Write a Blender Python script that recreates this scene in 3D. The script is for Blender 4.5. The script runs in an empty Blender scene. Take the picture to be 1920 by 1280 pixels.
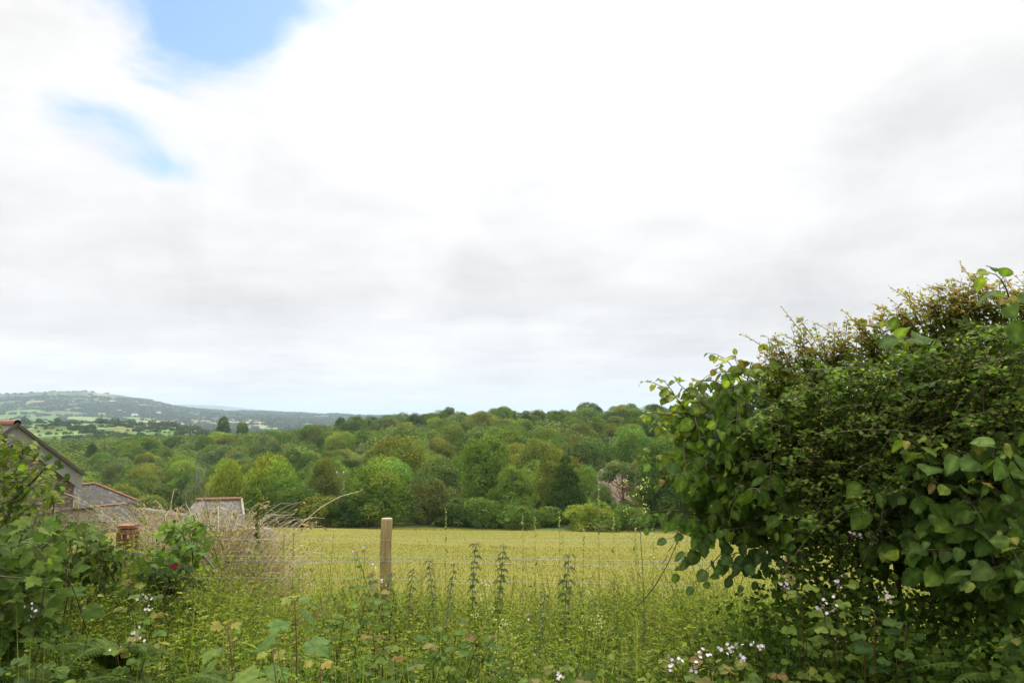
import bpy, math, numpy as np
from mathutils import kdtree, Vector
rng = np.random.default_rng(11)
S = bpy.context.scene
COL = S.collection
F, PITCH, EYE = 1548.0, math.radians(5.17), 1.6      # focal length in photo pixels, tilt, eye height
CP, SP = math.cos(PITCH), math.sin(PITCH)

def W(px, py, d):
    """world point seen at photo pixel (px, py) at depth d"""
    px, py, d = np.broadcast_arrays(np.asarray(px, float), np.asarray(py, float), np.asarray(d, float))
    cx, cy = (px-960)/F, (640-py)/F
    dy = CP-cy*SP; t = d/dy
    return np.stack([cx*t, d+0*t, EYE+(SP+cy*CP)*t], -1)
def proj(p):
    x, y, z = p[..., 0], p[..., 1], p[..., 2]-EYE
    dep = y*CP+z*SP; up = -y*SP+z*CP
    return 960+F*x/dep, 640-F*up/dep
def ss(a, b, x):
    t = np.clip((np.asarray(x, float)-a)/(b-a), 0, 1); return t*t*(3-2*t)
def unit(v):
    return v/np.maximum(np.linalg.norm(v, axis=-1, keepdims=True), 1e-9)
def rdir(n):
    return unit(rng.normal(size=(n, 3)))
def U(a, b, n=None):
    return rng.uniform(a, b, n)

# ---------------------------------------------------------------- mesh building
class MB:
    def __init__(s): s.V, s.F, s.C, s.M, s.n = [], [], [], [], 0
    def add(s, V, faces, col=None, mat=0):
        V = np.asarray(V, float).reshape(-1, 3)
        c = np.empty((len(V), 4)); c[:] = (.5, .5, .5, 1)
        if col is not None: c[:, :3] = col
        for f in (faces if isinstance(faces, list) else [faces]):
            f = np.asarray(f, np.int64); s.F.append(f+s.n); s.M.append(np.full(len(f), mat))
        s.V.append(V); s.C.append(c); s.n += len(V)
    def scatter(s, tpl, P, D, N, size, col, wid=1.0, mat=0):
        """copies of leaf template tpl: base P, length axis D, upper side N"""
        TV, TF = tpl[:2]; n, k = len(P), len(TV)
        if n == 0: return
        y = unit(D); x = unit(np.cross(y, N)); z = np.cross(x, y)
        sz = np.broadcast_to(np.asarray(size, float), (n,))[:, None, None]
        wd = np.broadcast_to(np.asarray(wid, float), (n,))[:, None, None]
        V = P[:, None, :]+sz*(TV[None, :, 0:1]*wd*x[:, None, :]+TV[None, :, 1:2]*y[:, None, :]+TV[None, :, 2:3]*z[:, None, :])
        off = (np.arange(n)*k)[:, None, None]
        col = np.broadcast_to(np.asarray(col, float), (n, 3))
        s.add(V.reshape(-1, 3), [(f[None]+off).reshape(-1, f.shape[1]) for f in TF], np.repeat(col, k, 0)*(np.tile(tpl[2], n)[:, None] if len(tpl) > 2 else 1), mat)
    def tubes(s, P, R, col, sides=4, mat=0):
        """P (n,m,3) polylines, R (n,m) radii"""
        P = np.asarray(P, float)
        if P.ndim == 2: P = P[None]
        n, m, _ = P.shape; R = np.broadcast_to(np.asarray(R, float), (n, m))
        T = np.gradient(P, axis=1); T = unit(T)
        ref = np.where(np.abs(T[..., 2:3]) > .9, np.array([1., 0, 0]), np.array([0, 0, 1.]))
        A = unit(np.cross(T, ref)); B = np.cross(T, A)
        an = np.arange(sides)*2*np.pi/sides
        V = P[:, :, None]+R[:, :, None, None]*(np.cos(an)[None, None, :, None]*A[:, :, None]+np.sin(an)[None, None, :, None]*B[:, :, None])
        i, j, k = np.meshgrid(np.arange(n), np.arange(m-1), np.arange(sides), indexing='ij')
        b = i*m*sides; k2 = (k+1) % sides
        f = np.stack([b+j*sides+k, b+j*sides+k2, b+(j+1)*sides+k2, b+(j+1)*sides+k], -1).reshape(-1, 4)
        col = np.broadcast_to(np.asarray(col, float), (n, 3))
        caps = [f]
        if sides > 3 or n < 50:
            top = (np.arange(n)*m*sides)[:, None]+(m-1)*sides+np.arange(sides)[None]
            caps.append(top)
        s.add(V.reshape(-1, 3), caps, np.repeat(col, m*sides, 0), mat)
    def box(s, c, ax, ay, az, col=None, mat=0):
        """box centre c with half axes ax, ay, az"""
        c, ax, ay, az = [np.asarray(q, float) for q in (c, ax, ay, az)]
        V = [c+i*ax+j*ay+k*az for k in (-1, 1) for j in (-1, 1) for i in (-1, 1)]
        s.add(V, np.array([[0, 2, 3, 1], [4, 5, 7, 6], [0, 1, 5, 4], [2, 6, 7, 3], [0, 4, 6, 2], [1, 3, 7, 5]]), col, mat)
    def mesh(s, name, mats, flat=False):
        V = np.concatenate(s.V); me = bpy.data.meshes.new(name)
        me.vertices.add(len(V)); me.vertices.foreach_set('co', V.astype(np.float32).ravel())
        ln = np.concatenate([np.full(len(f), f.shape[1]) for f in s.F]); idx = np.concatenate([f.ravel() for f in s.F])
        me.loops.add(len(idx)); me.loops.foreach_set('vertex_index', idx.astype(np.int32))
        st = np.concatenate([[0], np.cumsum(ln)[:-1]]).astype(np.int32)
        me.polygons.add(len(ln)); me.polygons.foreach_set('loop_start', st)
        me.polygons.foreach_set('material_index', np.concatenate(s.M).astype(np.int32))
        a = me.attributes.new('tone', 'FLOAT_COLOR', 'POINT'); a.data.foreach_set('color', np.concatenate(s.C).astype(np.float32).ravel())
        for m in (mats if isinstance(mats, (list, tuple)) else [mats]): me.materials.append(m)
        me.update(calc_edges=True); me.validate()
        if flat: me.shade_flat()
        return me
    def build(s, name, mats, parent=None, flat=False):
        o = bpy.data.objects.new(name, s.mesh(name, mats, flat)); COL.objects.link(o); o.parent = parent
        return o

def tag(o, label=None, cat=None, group=None, kind=None):
    for k, v in (('label', label), ('category', cat), ('group', group), ('kind', kind)):
        if v: o[k] = v
    return o
def empty(name, loc, label, cat, group=None):
    o = bpy.data.objects.new(name, None); COL.objects.link(o); o.location = Vector([float(q) for q in loc]); o.empty_display_size = .1
    return tag(o, label, cat, group)
def part(mb, name, mats, root, flat=False):
    """mesh in world coordinates hung under root (which sits at root.location, unrotated)"""
    o = mb.build(name, mats, root, flat)
    r = root
    L = np.zeros(3)
    while r is not None: L += np.array(r.location); r = r.parent
    n = len(o.data.vertices); co = np.empty(n*3, np.float32); o.data.vertices.foreach_get('co', co)
    o.data.vertices.foreach_set('co', (co.reshape(-1, 3)-L.astype(np.float32)).ravel()); o.data.update()
    return o

# ---------------------------------------------------------------- leaf templates (x width, y length, z up)
def grid_leaf(ts, ws, cols, zf):
    V, Fq = [], []
    k = len(cols)
    for r, (t, w) in enumerate(zip(ts, ws)):
        for c in cols: V.append((c*w, t, zf(r, t, c*w, c)))
    for r in range(len(ts)-1):
        for c in range(k-1): Fq.append((r*k+c, r*k+c+1, (r+1)*k+c+1, (r+1)*k+c))
    return np.array(V), [np.array(Fq)]
_t = np.array([0, .05, .13, .22, .31, .40, .49, .58, .67, .76, .85, .93, 1.])
_w = np.array([.02, .22, .34, .41, .45, .47, .47, .45, .42, .34, .22, .09, .005])
HAZEL = grid_leaf(_t, .92*_w*(1+.07*(-1.)**np.arange(13)), (-1, -.5, 0, .5, 1),
                  lambda r, t, x, c: -.34*t*t+.34*abs(x)-.62*x*x+(.020*(-1)**r if abs(c) == .5 else 0))
HAZEL2 = grid_leaf(_t, _w*.9*(1+.06*(-1.)**np.arange(13)), (-1, -.5, 0, .5, 1),
                   lambda r, t, x, c: .07*math.sin(5*t)-.42*t*t+.12*abs(x)+.14*x*(1-t)+(.018*(-1)**r if abs(c) == .5 else 0))
_vein = np.concatenate([np.array([.94, .93+.16*(r % 2), 1.42, .93+.16*(r % 2), .94]) for r in range(13)])
HAZEL, HAZEL2 = HAZEL+(_vein,), HAZEL2+(_vein,)
_t = np.array([0, .12, .3, .5, .7, .88, 1.]); _w = np.array([.02, .2, .31, .32, .24, .11, .0])
OVATE = grid_leaf(_t, _w*(1+.06*(-1.)**np.arange(7)), (-1, 0, 1), lambda r, t, x, c: -.15*t*t+.25*abs(x)+.01*(-1)**r)
_w = np.array([.02, .22, .24, .19, .12, .05, .0])
NETTLE = grid_leaf(_t, _w*(1+.12*(-1.)**np.arange(7)), (-1, 0, 1), lambda r, t, x, c: -.35*t*t+.3*abs(x))
def fan(pts, zf, c0=(0, .45)):
    V = [(c0[0], c0[1], zf(*c0))]+[(x, y, zf(x, y)) for x, y in pts]; n = len(pts)
    return np.array(V), [np.array([(0, i+1, (i+1) % n+1) for i in range(n)])]
_h = [(0, 0), (.10, .22), (.33, .42), (.36, .58), (.22, .60), (.30, .78), (.14, .84), (0, 1.0)]
HAW = fan(_h+[(-x, y) for x, y in _h[-2:0:-1]], lambda x, y: .25*abs(x)-.15*y*y, (0, .5))
_s = [(0, 0), (.2, -.06), (.44, -.05), (.40, .10), (.60, .22), (.52, .30), (.66, .55), (.50, .52), (.40, .58), (.24, .50), (.30, .68), (.22, .80), (.12, .86), (0, 1.05)]
SYC = fan(_s+[(-x, y) for x, y in _s[-2:0:-1]], lambda x, y: .12*abs(x)-.28*x*x-.22*y*y, (0, .22))
KITE = (np.array([(0, 0, 0), (.28, .45, .06), (0, 1, -.06), (-.28, .45, .06)]), [np.array([(0, 1, 2, 3)])])
LANCE = (np.array([(0, 0, 0), (.11, .5, .03), (0, 1, -.1), (-.11, .5, .03)]), [np.array([(0, 1, 2, 3)])])
BLADE = (np.array([(-.5, 0, 0), (.5, 0, 0), (.42, .4, .02), (-.42, .4, .02), (.3, .75, -.06), (-.3, .75, -.06), (0, 1, -.22)]),
         [np.array([(0, 1, 2, 3), (3, 2, 4, 5)]), np.array([(5, 4, 6)])])
TRI = (np.array([(-.5, 0, 0), (.5, 0, 0), (0, 1, 0)]), [np.array([(0, 1, 2)])])
PETALS = fan([(0.5*math.cos(a)*(1 if i % 2 == 0 else .74), 0.5*math.sin(a)*(1 if i % 2 == 0 else .74)) for i, a in enumerate(np.arange(10)*math.pi/5)],
             lambda x, y: .3*(x*x+y*y), (0, 0))
def pal(cols, n, jit=.12):
    """n random colours blended between palette entries"""
    c = np.array(cols, float); a, b = rng.integers(0, len(c), n), rng.integers(0, len(c), n); t = rng.random((n, 1))
    return np.clip((c[a]*(1-t)+c[b]*t)*(1+rng.normal(0, jit, (n, 1))), .003, 1)

# ---------------------------------------------------------------- materials
def new_mat(name):
    m = bpy.data.materials.new(name); m.use_nodes = True; nt = m.node_tree; nt.nodes.clear()
    out = nt.nodes.new('ShaderNodeOutputMaterial'); return m, nt, out
def nd(nt, typ, **kw):
    n = nt.nodes.new(typ)
    for k, v in kw.items():
        if k.startswith('_'): setattr(n, k[1:], v)
        else: n.inputs[k.replace('_', ' ')].default_value = v
    return n
def ramp(nt, stops):
    r = nt.nodes.new('ShaderNodeValToRGB'); e = r.color_ramp.elements
    while len(e) < len(stops): e.new(.5)
    for q, (p, c) in zip(e, stops): q.position = p; q.color = (*c, 1) if len(c) == 3 else c
    return r
def mixc(nt, blend, fac, a, b):
    m = nt.nodes.new('ShaderNodeMix'); m.data_type = 'RGBA'; m.blend_type = blend
    for i, v in ((0, fac), (6, a), (7, b)):
        if hasattr(v, 'links'): nt.links.new(v, m.inputs[i])
        else: m.inputs[i].default_value = v if not isinstance(v, tuple) else (*v, 1)
    return m.outputs[2]
def leaf_mat(name, transl=.35, rough=.5, use_obj=False, spec=.3):
    m, nt, out = new_mat(name); L = nt.links.new
    at = nd(nt, 'ShaderNodeAttribute', _attribute_name='tone'); c = at.outputs['Color']
    if use_obj:
        oi = nt.nodes.new('ShaderNodeObjectInfo'); c = mixc(nt, 'MULTIPLY', 1.0, c, oi.outputs['Color'])
    tc = nt.nodes.new('ShaderNodeTexCoord')
    nz = nd(nt, 'ShaderNodeTexNoise', Scale=2.2 if use_obj else 38., Detail=3.); L(tc.outputs['Object'], nz.inputs['Vector'])
    rp = ramp(nt, [(.3, (.66, .69, .66)), (.7, (1.3, 1.27, 1.1))]); L(nz.outputs['Fac'], rp.inputs[0])
    c = mixc(nt, 'MULTIPLY', 1.0, c, rp.outputs[0])
    p = nd(nt, 'ShaderNodeBsdfPrincipled', Roughness=rough); p.inputs['Specular IOR Level'].default_value = spec
    L(c, p.inputs['Base Color'])
    t = nt.nodes.new('ShaderNodeBsdfTranslucent'); L(mixc(nt, 'MULTIPLY', 1.0, c, (1.5, 1.55, .5)), t.inputs['Color'])
    mx = nd(nt, 'ShaderNodeMixShader', Fac=transl); L(p.outputs[0], mx.inputs[1]); L(t.outputs[0], mx.inputs[2]); L(mx.outputs[0], out.inputs[0])
    return m
def plain_mat(name, c1, c2, scale=20., rough=.8, bump=.2, stretch=(1, 1, 1), tone=False):
    m, nt, out = new_mat(name); L = nt.links.new
    tc = nt.nodes.new('ShaderNodeTexCoord'); mp = nd(nt, 'ShaderNodeMapping', Scale=stretch); L(tc.outputs['Object'], mp.inputs[0])
    nz = nd(nt, 'ShaderNodeTexNoise', Scale=scale, Detail=8., Roughness=.65); L(mp.outputs[0], nz.inputs['Vector'])
    rp = ramp(nt, [(.3, c1), (.7, c2)]); L(nz.outputs['Fac'], rp.inputs[0]); c = rp.outputs[0]
    if tone:
        at = nd(nt, 'ShaderNodeAttribute', _attribute_name='tone'); c = mixc(nt, 'MULTIPLY', 1.0, at.outputs['Color'], c)
    p = nd(nt, 'ShaderNodeBsdfPrincipled', Roughness=rough); L(c, p.inputs['Base Color'])
    b = nd(nt, 'ShaderNodeBump', Strength=bump, Distance=.02); L(nz.outputs['Fac'], b.inputs['Height']); L(b.outputs[0], p.inputs['Normal'])
    L(p.outputs[0], out.inputs[0]); return m
M_TREE = leaf_mat('tree_leaves', .25, .7, True, .05)
M_LEAF = leaf_mat('broad_leaves', .45, .6, False, .08)
M_WEED = leaf_mat('fine_leaves', .42, .7, False, .04)
M_BARK = plain_mat('bark', (.05, .042, .03), (.14, .12, .09), 14, .9, .6, (1, 1, .3))
M_TWIG = plain_mat('twig', (.6, .6, .6), (1.2, 1.2, 1.2), 40, .8, .2, tone=True)
M_PETAL = plain_mat('petals', (.9, .9, .9), (1.05, 1.05, 1.05), 90, .6, .05, tone=True)
# ---------------------------------------------------------------- terrain
def hz(y, d): return (780-y)/F*d
_top = [(-4000, 776), (-900, 768), (-400, 752), (-100, 742), (0, 738), (50, 733.5), (100, 731.5), (160, 733), (200, 739), (260, 747), (300, 755), (345, 764), (400, 769), (480, 773.5), (560, 777), (650, 779), (900, 781), (5000, 781)]
_far = [(-4000, 775), (200, 760), (320, 757), (360, 756.5), (420, 759), (480, 766), (540, 770.5), (600, 774.5), (700, 777.5), (1000, 778), (5000, 777)]
_hill = [(p, hz(y, 5500)) for p, y in _top]
_rows = [
 (112, [(-3000, -22), (250, -22), (450, -20), (560, -14), (700, -14.2), (1000, -14.5), (1250, -14.8), (1700, -15.2), (5000, -16)]),
 (150, [(-3000, -28), (250, -28), (450, -27), (600, -23), (700, -20), (850, -18), (1000, -17), (5000, -18)]),
 (250, [(-3000, -27), (250, -27), (450, -25), (600, -22), (700, -19), (850, -15), (1000, -13), (1250, -12), (5000, -12)]),
 (420, [(-3000, -24), (0, -22), (250, -19), (450, -17), (600, -13.0), (700, -10.2), (850, -7.2), (1000, -7.2), (1200, -4.2), (1250, -4.5), (1700, -6), (5000, -6)]),
 (600, [(-3000, -26), (0, -25), (250, -22), (450, -23), (600, -22), (700, -18), (850, -15), (1250, -12), (5000, -10)]),
 (900, [(-3000, -14), (0, -13), (250, -13), (340, -17), (450, -27), (700, -34), (5000, -34)]),
 (1100, [(-3000, -10), (0, -8), (250, -9), (340, -14), (450, -30), (700, -38), (5000, -38)]),
 (1300, [(-3000, -18), (250, -18), (450, -34), (5000, -42)]),
 (1900, [(-3000, -45), (450, -46), (5000, -48)]),
 (2800, [(-3000, -34), (450, -36), (5000, -44)]),
 (4000, [(p, -34+.52*(z+34)) for p, z in _hill]),
 (5500, _hill),
 (7400, [(-4000, -20), (450, -24), (5000, -32)]),
 (9500, [(-4000, -30), (5000, -32)]),
 (13000, [(p, hz(y, 13000)) for p, y in _far]),
 (18000, [(-4000, -60), (5000, -60)]),
 (34000, [(-4000, -20), (5000, -20)])]
GD = np.exp(np.linspace(math.log(112), math.log(34000), 420)); GP = np.linspace(-4000, 5000, 901)
_tab = np.array([np.interp(GP, [q[0] for q in r[1]], [q[1] for q in r[1]]) for r in _rows]); _ld = np.log([r[0] for r in _rows])
G = np.array([np.interp(np.log(GD), _ld, _tab[:, j]) for j in range(len(GP))]).T
for _ in range(5):
    G[1:-1] = (G[:-2]+2*G[1:-1]+G[2:])/4; G[:, 1:-1] = (G[:, :-2]+2*G[:, 1:-1]+G[:, 2:])/4
def ground(x, d):
    """ground height (world z) at x, depth d"""
    x, d = np.broadcast_arrays(np.asarray(x, float), np.asarray(d, float)); dd = np.maximum(d, .5)
    px = np.clip(960+F*x/dd, -3999, 4999); fi = np.clip((np.log(np.maximum(dd, 112))-math.log(112))/(math.log(34000)-math.log(112))*419, 0, 418.999)
    fj = (px+4000)/10.; i, j = fi.astype(int), np.minimum(fj.astype(int), 899); a, b = fi-i, fj-j
    T = (1-a)*((1-b)*G[i, j]+b*G[i, j+1])+a*((1-b)*G[i+1, j]+b*G[i+1, j+1])
    pl = -1.2-.118*d-.02*x*np.minimum(d, 120)/100+.05*np.sin(x*.35+1)*ss(8, 30, d)*np.sin(d*.13)
    pl = np.maximum(pl, -1.6-.0*d) if False else np.where(d < 3.4, -1.6, pl)
    bump = np.sin(x*.021+2*np.sin(d*.013))*np.sin(d*.017+x*.004)*ss(700, 3000, d)*3.5+np.sin(x*.006+1.3)*np.sin(d*.0043)*ss(2000, 4500, d)*9*(1-ss(7000, 9000, d))
    w = ss(66, 112, d)
    return EYE+(1-w)*pl+w*T+bump
def sheet(name, ds, tans, mat, colf=None, kind='structure'):
    D, T = np.meshgrid(ds, tans, indexing='ij'); X = D*T; V = np.stack([X, D, ground(X, D)], -1)
    n, k = D.shape; i, j = np.meshgrid(np.arange(n-1), np.arange(k-1), indexing='ij')
    f = np.stack([i*k+j, i*k+j+1, (i+1)*k+j+1, (i+1)*k+j], -1).reshape(-1, 4)
    mb = MB(); mb.add(V.reshape(-1, 3), f, colf(X.ravel(), D.ravel(), V[..., 2].ravel()) if colf else None)
    return tag(mb.build(name, mat), kind=kind)
def geo(a, b, n): return np.exp(np.linspace(math.log(a), math.log(b), n))
TW = np.concatenate([np.linspace(-5, -.95, 24)[:-1], np.linspace(-.95, .95, 190), np.linspace(.95, 5, 24)[1:]])

# field: grass-coloured ground with dry patches
def ground_mat(name, stops, scales=(.05, .6, 9.), tone=False, bump=.3):
    m, nt, out = new_mat(name); L = nt.links.new; tc = nt.nodes.new('ShaderNodeTexCoord')
    n1 = nd(nt, 'ShaderNodeTexNoise', Scale=scales[0], Detail=4.); n2 = nd(nt, 'ShaderNodeTexNoise', Scale=scales[1], Detail=6., Roughness=.7); n3 = nd(nt, 'ShaderNodeTexNoise', Scale=scales[2], Detail=6., Roughness=.8)
    for n in (n1, n2, n3): L(tc.outputs['Object'], n.inputs['Vector'])
    a = nd(nt, 'ShaderNodeMath', _operation='ADD'); L(n1.outputs['Fac'], a.inputs[0]); L(n2.outputs['Fac'], a.inputs[1])
    b = nd(nt, 'ShaderNodeMath', _operation='MULTIPLY'); b.inputs[1].default_value = .5; L(a.outputs[0], b.inputs[0])
    r = ramp(nt, stops); L(b.outputs[0], r.inputs[0])
    r3 = ramp(nt, [(.25, (.7, .7, .7)), (.75, (1.3, 1.3, 1.3))]); L(n3.outputs['Fac'], r3.inputs[0]); c = mixc(nt, 'MULTIPLY', 1., r.outputs[0], r3.outputs[0])
    if tone:
        at = nd(nt, 'ShaderNodeAttribute', _attribute_name='tone'); c = mixc(nt, 'MULTIPLY', 1., c, at.outputs['Color'])
    p = nd(nt, 'ShaderNodeBsdfPrincipled', Roughness=.95); p.inputs['Specular IOR Level'].default_value = .1; L(c, p.inputs['Base Color'])
    bp = nd(nt, 'ShaderNodeBump', Strength=bump, Distance=.05); L(n3.outputs['Fac'], bp.inputs['Height']); L(bp.outputs[0], p.inputs['Normal'])
    L(p.outputs[0], out.inputs[0]); return m
M_FIELD = ground_mat('field_grass_ground', [(.30, (.10, .112, .014)), (.45, (.135, .132, .018)), (.56, (.16, .146, .025)), (.70, (.19, .158, .034))])
M_VALLEY = ground_mat('valley_grass', [(.35, (.06, .09, .02)), (.65, (.12, .14, .035))])
M_FARG = ground_mat('patchwork', [(.35, (.8, .8, .8)), (.65, (1.2, 1.2, 1.2))], (.004, .03, .2), True, .1)
M_SOIL = ground_mat('verge_soil', [(.3, (.035, .03, .015)), (.7, (.08, .075, .03))], (1., 6., 30.))
M_ROAD = ground_mat('asphalt', [(.35, (.045, .045, .047)), (.65, (.075, .073, .07))], (.5, 4., 120.))
sheet('verge', np.linspace(2.0, 7.2, 40), TW, M_SOIL)
sheet('field', geo(7.2, 108, 120), TW, M_FIELD)
sheet('valley', geo(108, 620, 90), TW, M_VALLEY)
mb = MB(); mb.add([(-60, -12, -.004), (60, -12, -.004), (60, 2.02, -.004), (-60, 2.02, -.004)], np.array([[0, 1, 2, 3]])); tag(mb.build('lane', M_ROAD), kind='structure')

# patchwork of far fields
NS = 2600
_sd = np.sqrt(U(600**2, 9500**2, NS)); _st = U(-.95, .6, NS); SX, SD = _sd*_st, _sd
_nx = 300
SX = np.concatenate([SX, U(-900, 200, _nx)]); SD = np.concatenate([SD, U(620, 1900, _nx)])
KD = kdtree.KDTree(len(SX))
for i in range(len(SX)): KD.insert((SX[i], SD[i]*.8, 0), i)
KD.balance()
_pc = np.array([(.085, .15, .03), (.12, .19, .04), (.17, .23, .065), (.10, .13, .035), (.26, .24, .10), (.075, .115, .03), (.14, .2, .05), (.21, .20, .09), (.055, .085, .03)])
SC = _pc[rng.choice(len(_pc), len(SX), p=[.2, .2, .13, .13, .08, .08, .1, .05, .03])]*1.05*U(.85, 1.15, (len(SX), 1))
def nearest2(x, d):
    r = KD.find_n((x, d*.8, 0), 2); return r[0][1], r[1][2]-r[0][2]
def far_col(X, D, Z):
    c = np.empty((len(X), 3))
    for i in range(len(X)):
        c[i] = SC[KD.find((X[i], D[i]*.8, 0))[1]]
    px = 960+F*X/D
    moor = ss(105, 160, Z+18*np.sin(px*.045))*(D > 3500)*(D < 7500)
    tan = moor*np.exp(-((px-205)/42)**2)*1.0
    mc = np.array([.048, .055, .036])*(1-tan[:, None])+np.array([.26, .20, .10])*tan[:, None]
    c = c*(1-moor[:, None])+mc*moor[:, None]
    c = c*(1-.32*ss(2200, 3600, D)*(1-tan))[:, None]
    soil = np.exp(-((px-350)/45)**4-((D-3300)/450)**4)[:, None]; c = c*(1-.8*soil)+np.array([.22, .13, .085])*.8*soil
    # green fields on the near rise
    for (a, b, p0, p1, q) in ((840, 985, 75, 168, (.052, .10, .018)), (800, 880, 45, 130, (.078, .11, .026)), (985, 1120, 60, 110, (.085, .115, .028)), (960, 1090, 175, 300, (.055, .095, .022)), (800, 930, 215, 262, (.12, .135, .035))):
        k = ((D > a) & (D < b) & (px > p0+.05*(D-a)) & (px < p1+.05*(D-a)))[:, None]; c = np.where(k, np.array(q), c)
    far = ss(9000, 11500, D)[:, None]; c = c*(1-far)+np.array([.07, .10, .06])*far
    return c
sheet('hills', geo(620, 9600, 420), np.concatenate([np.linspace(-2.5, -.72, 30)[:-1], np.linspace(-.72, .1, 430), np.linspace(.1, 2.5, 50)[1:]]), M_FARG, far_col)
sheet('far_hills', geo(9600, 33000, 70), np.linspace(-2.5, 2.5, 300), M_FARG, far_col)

# hedgerow trees and copses on the far land, too many and too small to count
def lumps(name, P, h, w, mat, k, leaf, col):
    """each tree: k leaf sprays over a dome"""
    n = len(P); mb = MB()
    v = rdir(n*k); v[:, 2] = np.abs(v[:, 2])*1.0-.15; v = unit(v)
    hh, ww = np.repeat(h, k)[:, None], np.repeat(w, k)[:, None]
    p = np.repeat(P, k, 0)+np.concatenate([v[:, :2]*ww*.5, (.45+v[:, 2:]*.5)*hh], 1)*U(.75, 1.05, (n*k, 1))
    dr = unit(rdir(n*k)+.4*v); s = np.repeat(w, k)*leaf*U(.7, 1.4, n*k)
    mb.scatter(KITE, p-dr*s[:, None]*.5, dr, v+.5*rdir(n*k), s, np.repeat(col, k, 0)*U(.88, 1.12, (n*k, 1)), 1.6)
    return tag(mb.build(name, mat), kind='stuff')
M_FARLEAF = leaf_mat('far_leaves', .15, .8, False, .03)
_N = 175000
_d = np.concatenate([np.sqrt(U(1900**2, 7600**2, 130000)), np.sqrt(U(640**2, 1900**2, 45000))]); _tt = U(-.72, .0, _N); _x = _d*_tt
keep = np.zeros(_N, bool); edge = np.empty(_N)
for i in range(_N):
    s0, e = nearest2(_x[i], _d[i]); edge[i] = e
_px = 960+F*_x/_d; _z = ground(_x, _d)-EYE
wood = np.sin(_x*.0031+1.7*np.sin(_d*.0017))+np.sin(_d*.0041+.9+_x*.0013)+.6*np.sin(_x*.011+_d*.007)
keep = (edge < np.where(_d < 1900, 4.5, 7+_d*.0011))&(rng.random(_N) < .85) | (wood > 1.5)&(rng.random(_N) < .55)
keep &= ~((_z > 105)&(rng.random(_N) < .975)&(_d > 3500))
keep &= ~((_d > 6200)&(_z < -10)&(rng.random(_N) < .5))
keep &= ~((_d > 770)&(_d < 1130)&(_px > 30)&(_px < 330)&(edge > 3.5))
ix = np.where(keep)[0]; print('hedgerow trees', len(ix))
nr = ix[_d[ix] < 1900]; fr = ix[_d[ix] >= 1900]
def vstack(ix): return np.stack([_x[ix], _d[ix], ground(_x[ix], _d[ix])], -1)
FARC = [(.046, .078, .03), (.055, .087, .032), (.068, .098, .036)]
_hn = U(2.2, 5, len(nr))*np.where(rng.random(len(nr)) < .06, 1.9, 1); lumps('hedgerow_trees', vstack(nr), _hn, _hn*U(.9, 1.5, len(nr)), M_FARLEAF, 130, .16, pal(FARC, len(nr)))
_hn = U(3, 8, len(fr)); lumps('distant_woodland', vstack(fr), _hn, _hn*U(2., 3.6, len(fr)), M_FARLEAF, 12, .6, pal(FARC, len(fr)))

# the distant town
M_WALLW = plain_mat('white_render', (.62, .6, .56), (.8, .78, .74), 1., .9, .05)
M_ROOFT = plain_mat('town_roof', (.16, .13, .12), (.28, .2, .17), 1., .9, .05)
def house_mesh(w, l, h, r):
    mb = MB(); mb.box((0, 0, h/2), (w/2, 0, 0), (0, l/2, 0), (0, 0, h/2), None, 0)
    mb.add([(-w/2-.3, -l/2-.3, h+.02), (w/2+.3, -l/2-.3, h+.02), (w/2+.3, l/2+.3, h+.02), (-w/2-.3, l/2+.3, h+.02), (-w/2-.3, 0, h+r), (w/2+.3, 0, h+r)],
           [np.array([[0, 1, 5, 4], [2, 3, 4, 5]]), np.array([[0, 4, 3], [1, 2, 5]])], None, 1)
    return mb.mesh('house', [M_WALLW, M_ROOFT])
HM = [house_mesh(13, 8, 6, 3), house_mesh(20, 9, 7, 3.5), house_mesh(9, 8, 5.5, 3)]
_spots = [(p, U(6000, 7300), 'town') for p in np.concatenate([U(345, 375, 7), U(405, 440, 10), U(450, 530, 20), U(530, 575, 7)])]
_spots += [(267, 4100, 'farm'), (226, 3500, 'farm'), (255, 3350, 'farm'), (140, 4000, 'farm'), (300, 3600, 'farm'), (212, 4300, 'farm')]
for i, (p, d, q) in enumerate(_spots):
    x = (p-960)/F*d
    o = bpy.data.objects.new('house', HM[i % 3]); COL.objects.link(o); o.location = (x, d, float(ground(x, d))-.5+(4 if q == 'town' else 2)); o.rotation_euler.z = U(-.6, .6)
    s = 1.35 if q == 'town' else 1.2; o.scale = (s, s, s)
    tag(o, 'tiny white house in the distant town below the far blue hill' if q == 'town' else 'tiny white farmhouse among the hedged fields of the far hill', 'house',
        'houses of the distant town' if q == 'town' else 'farmhouses on the far hill')
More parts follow.
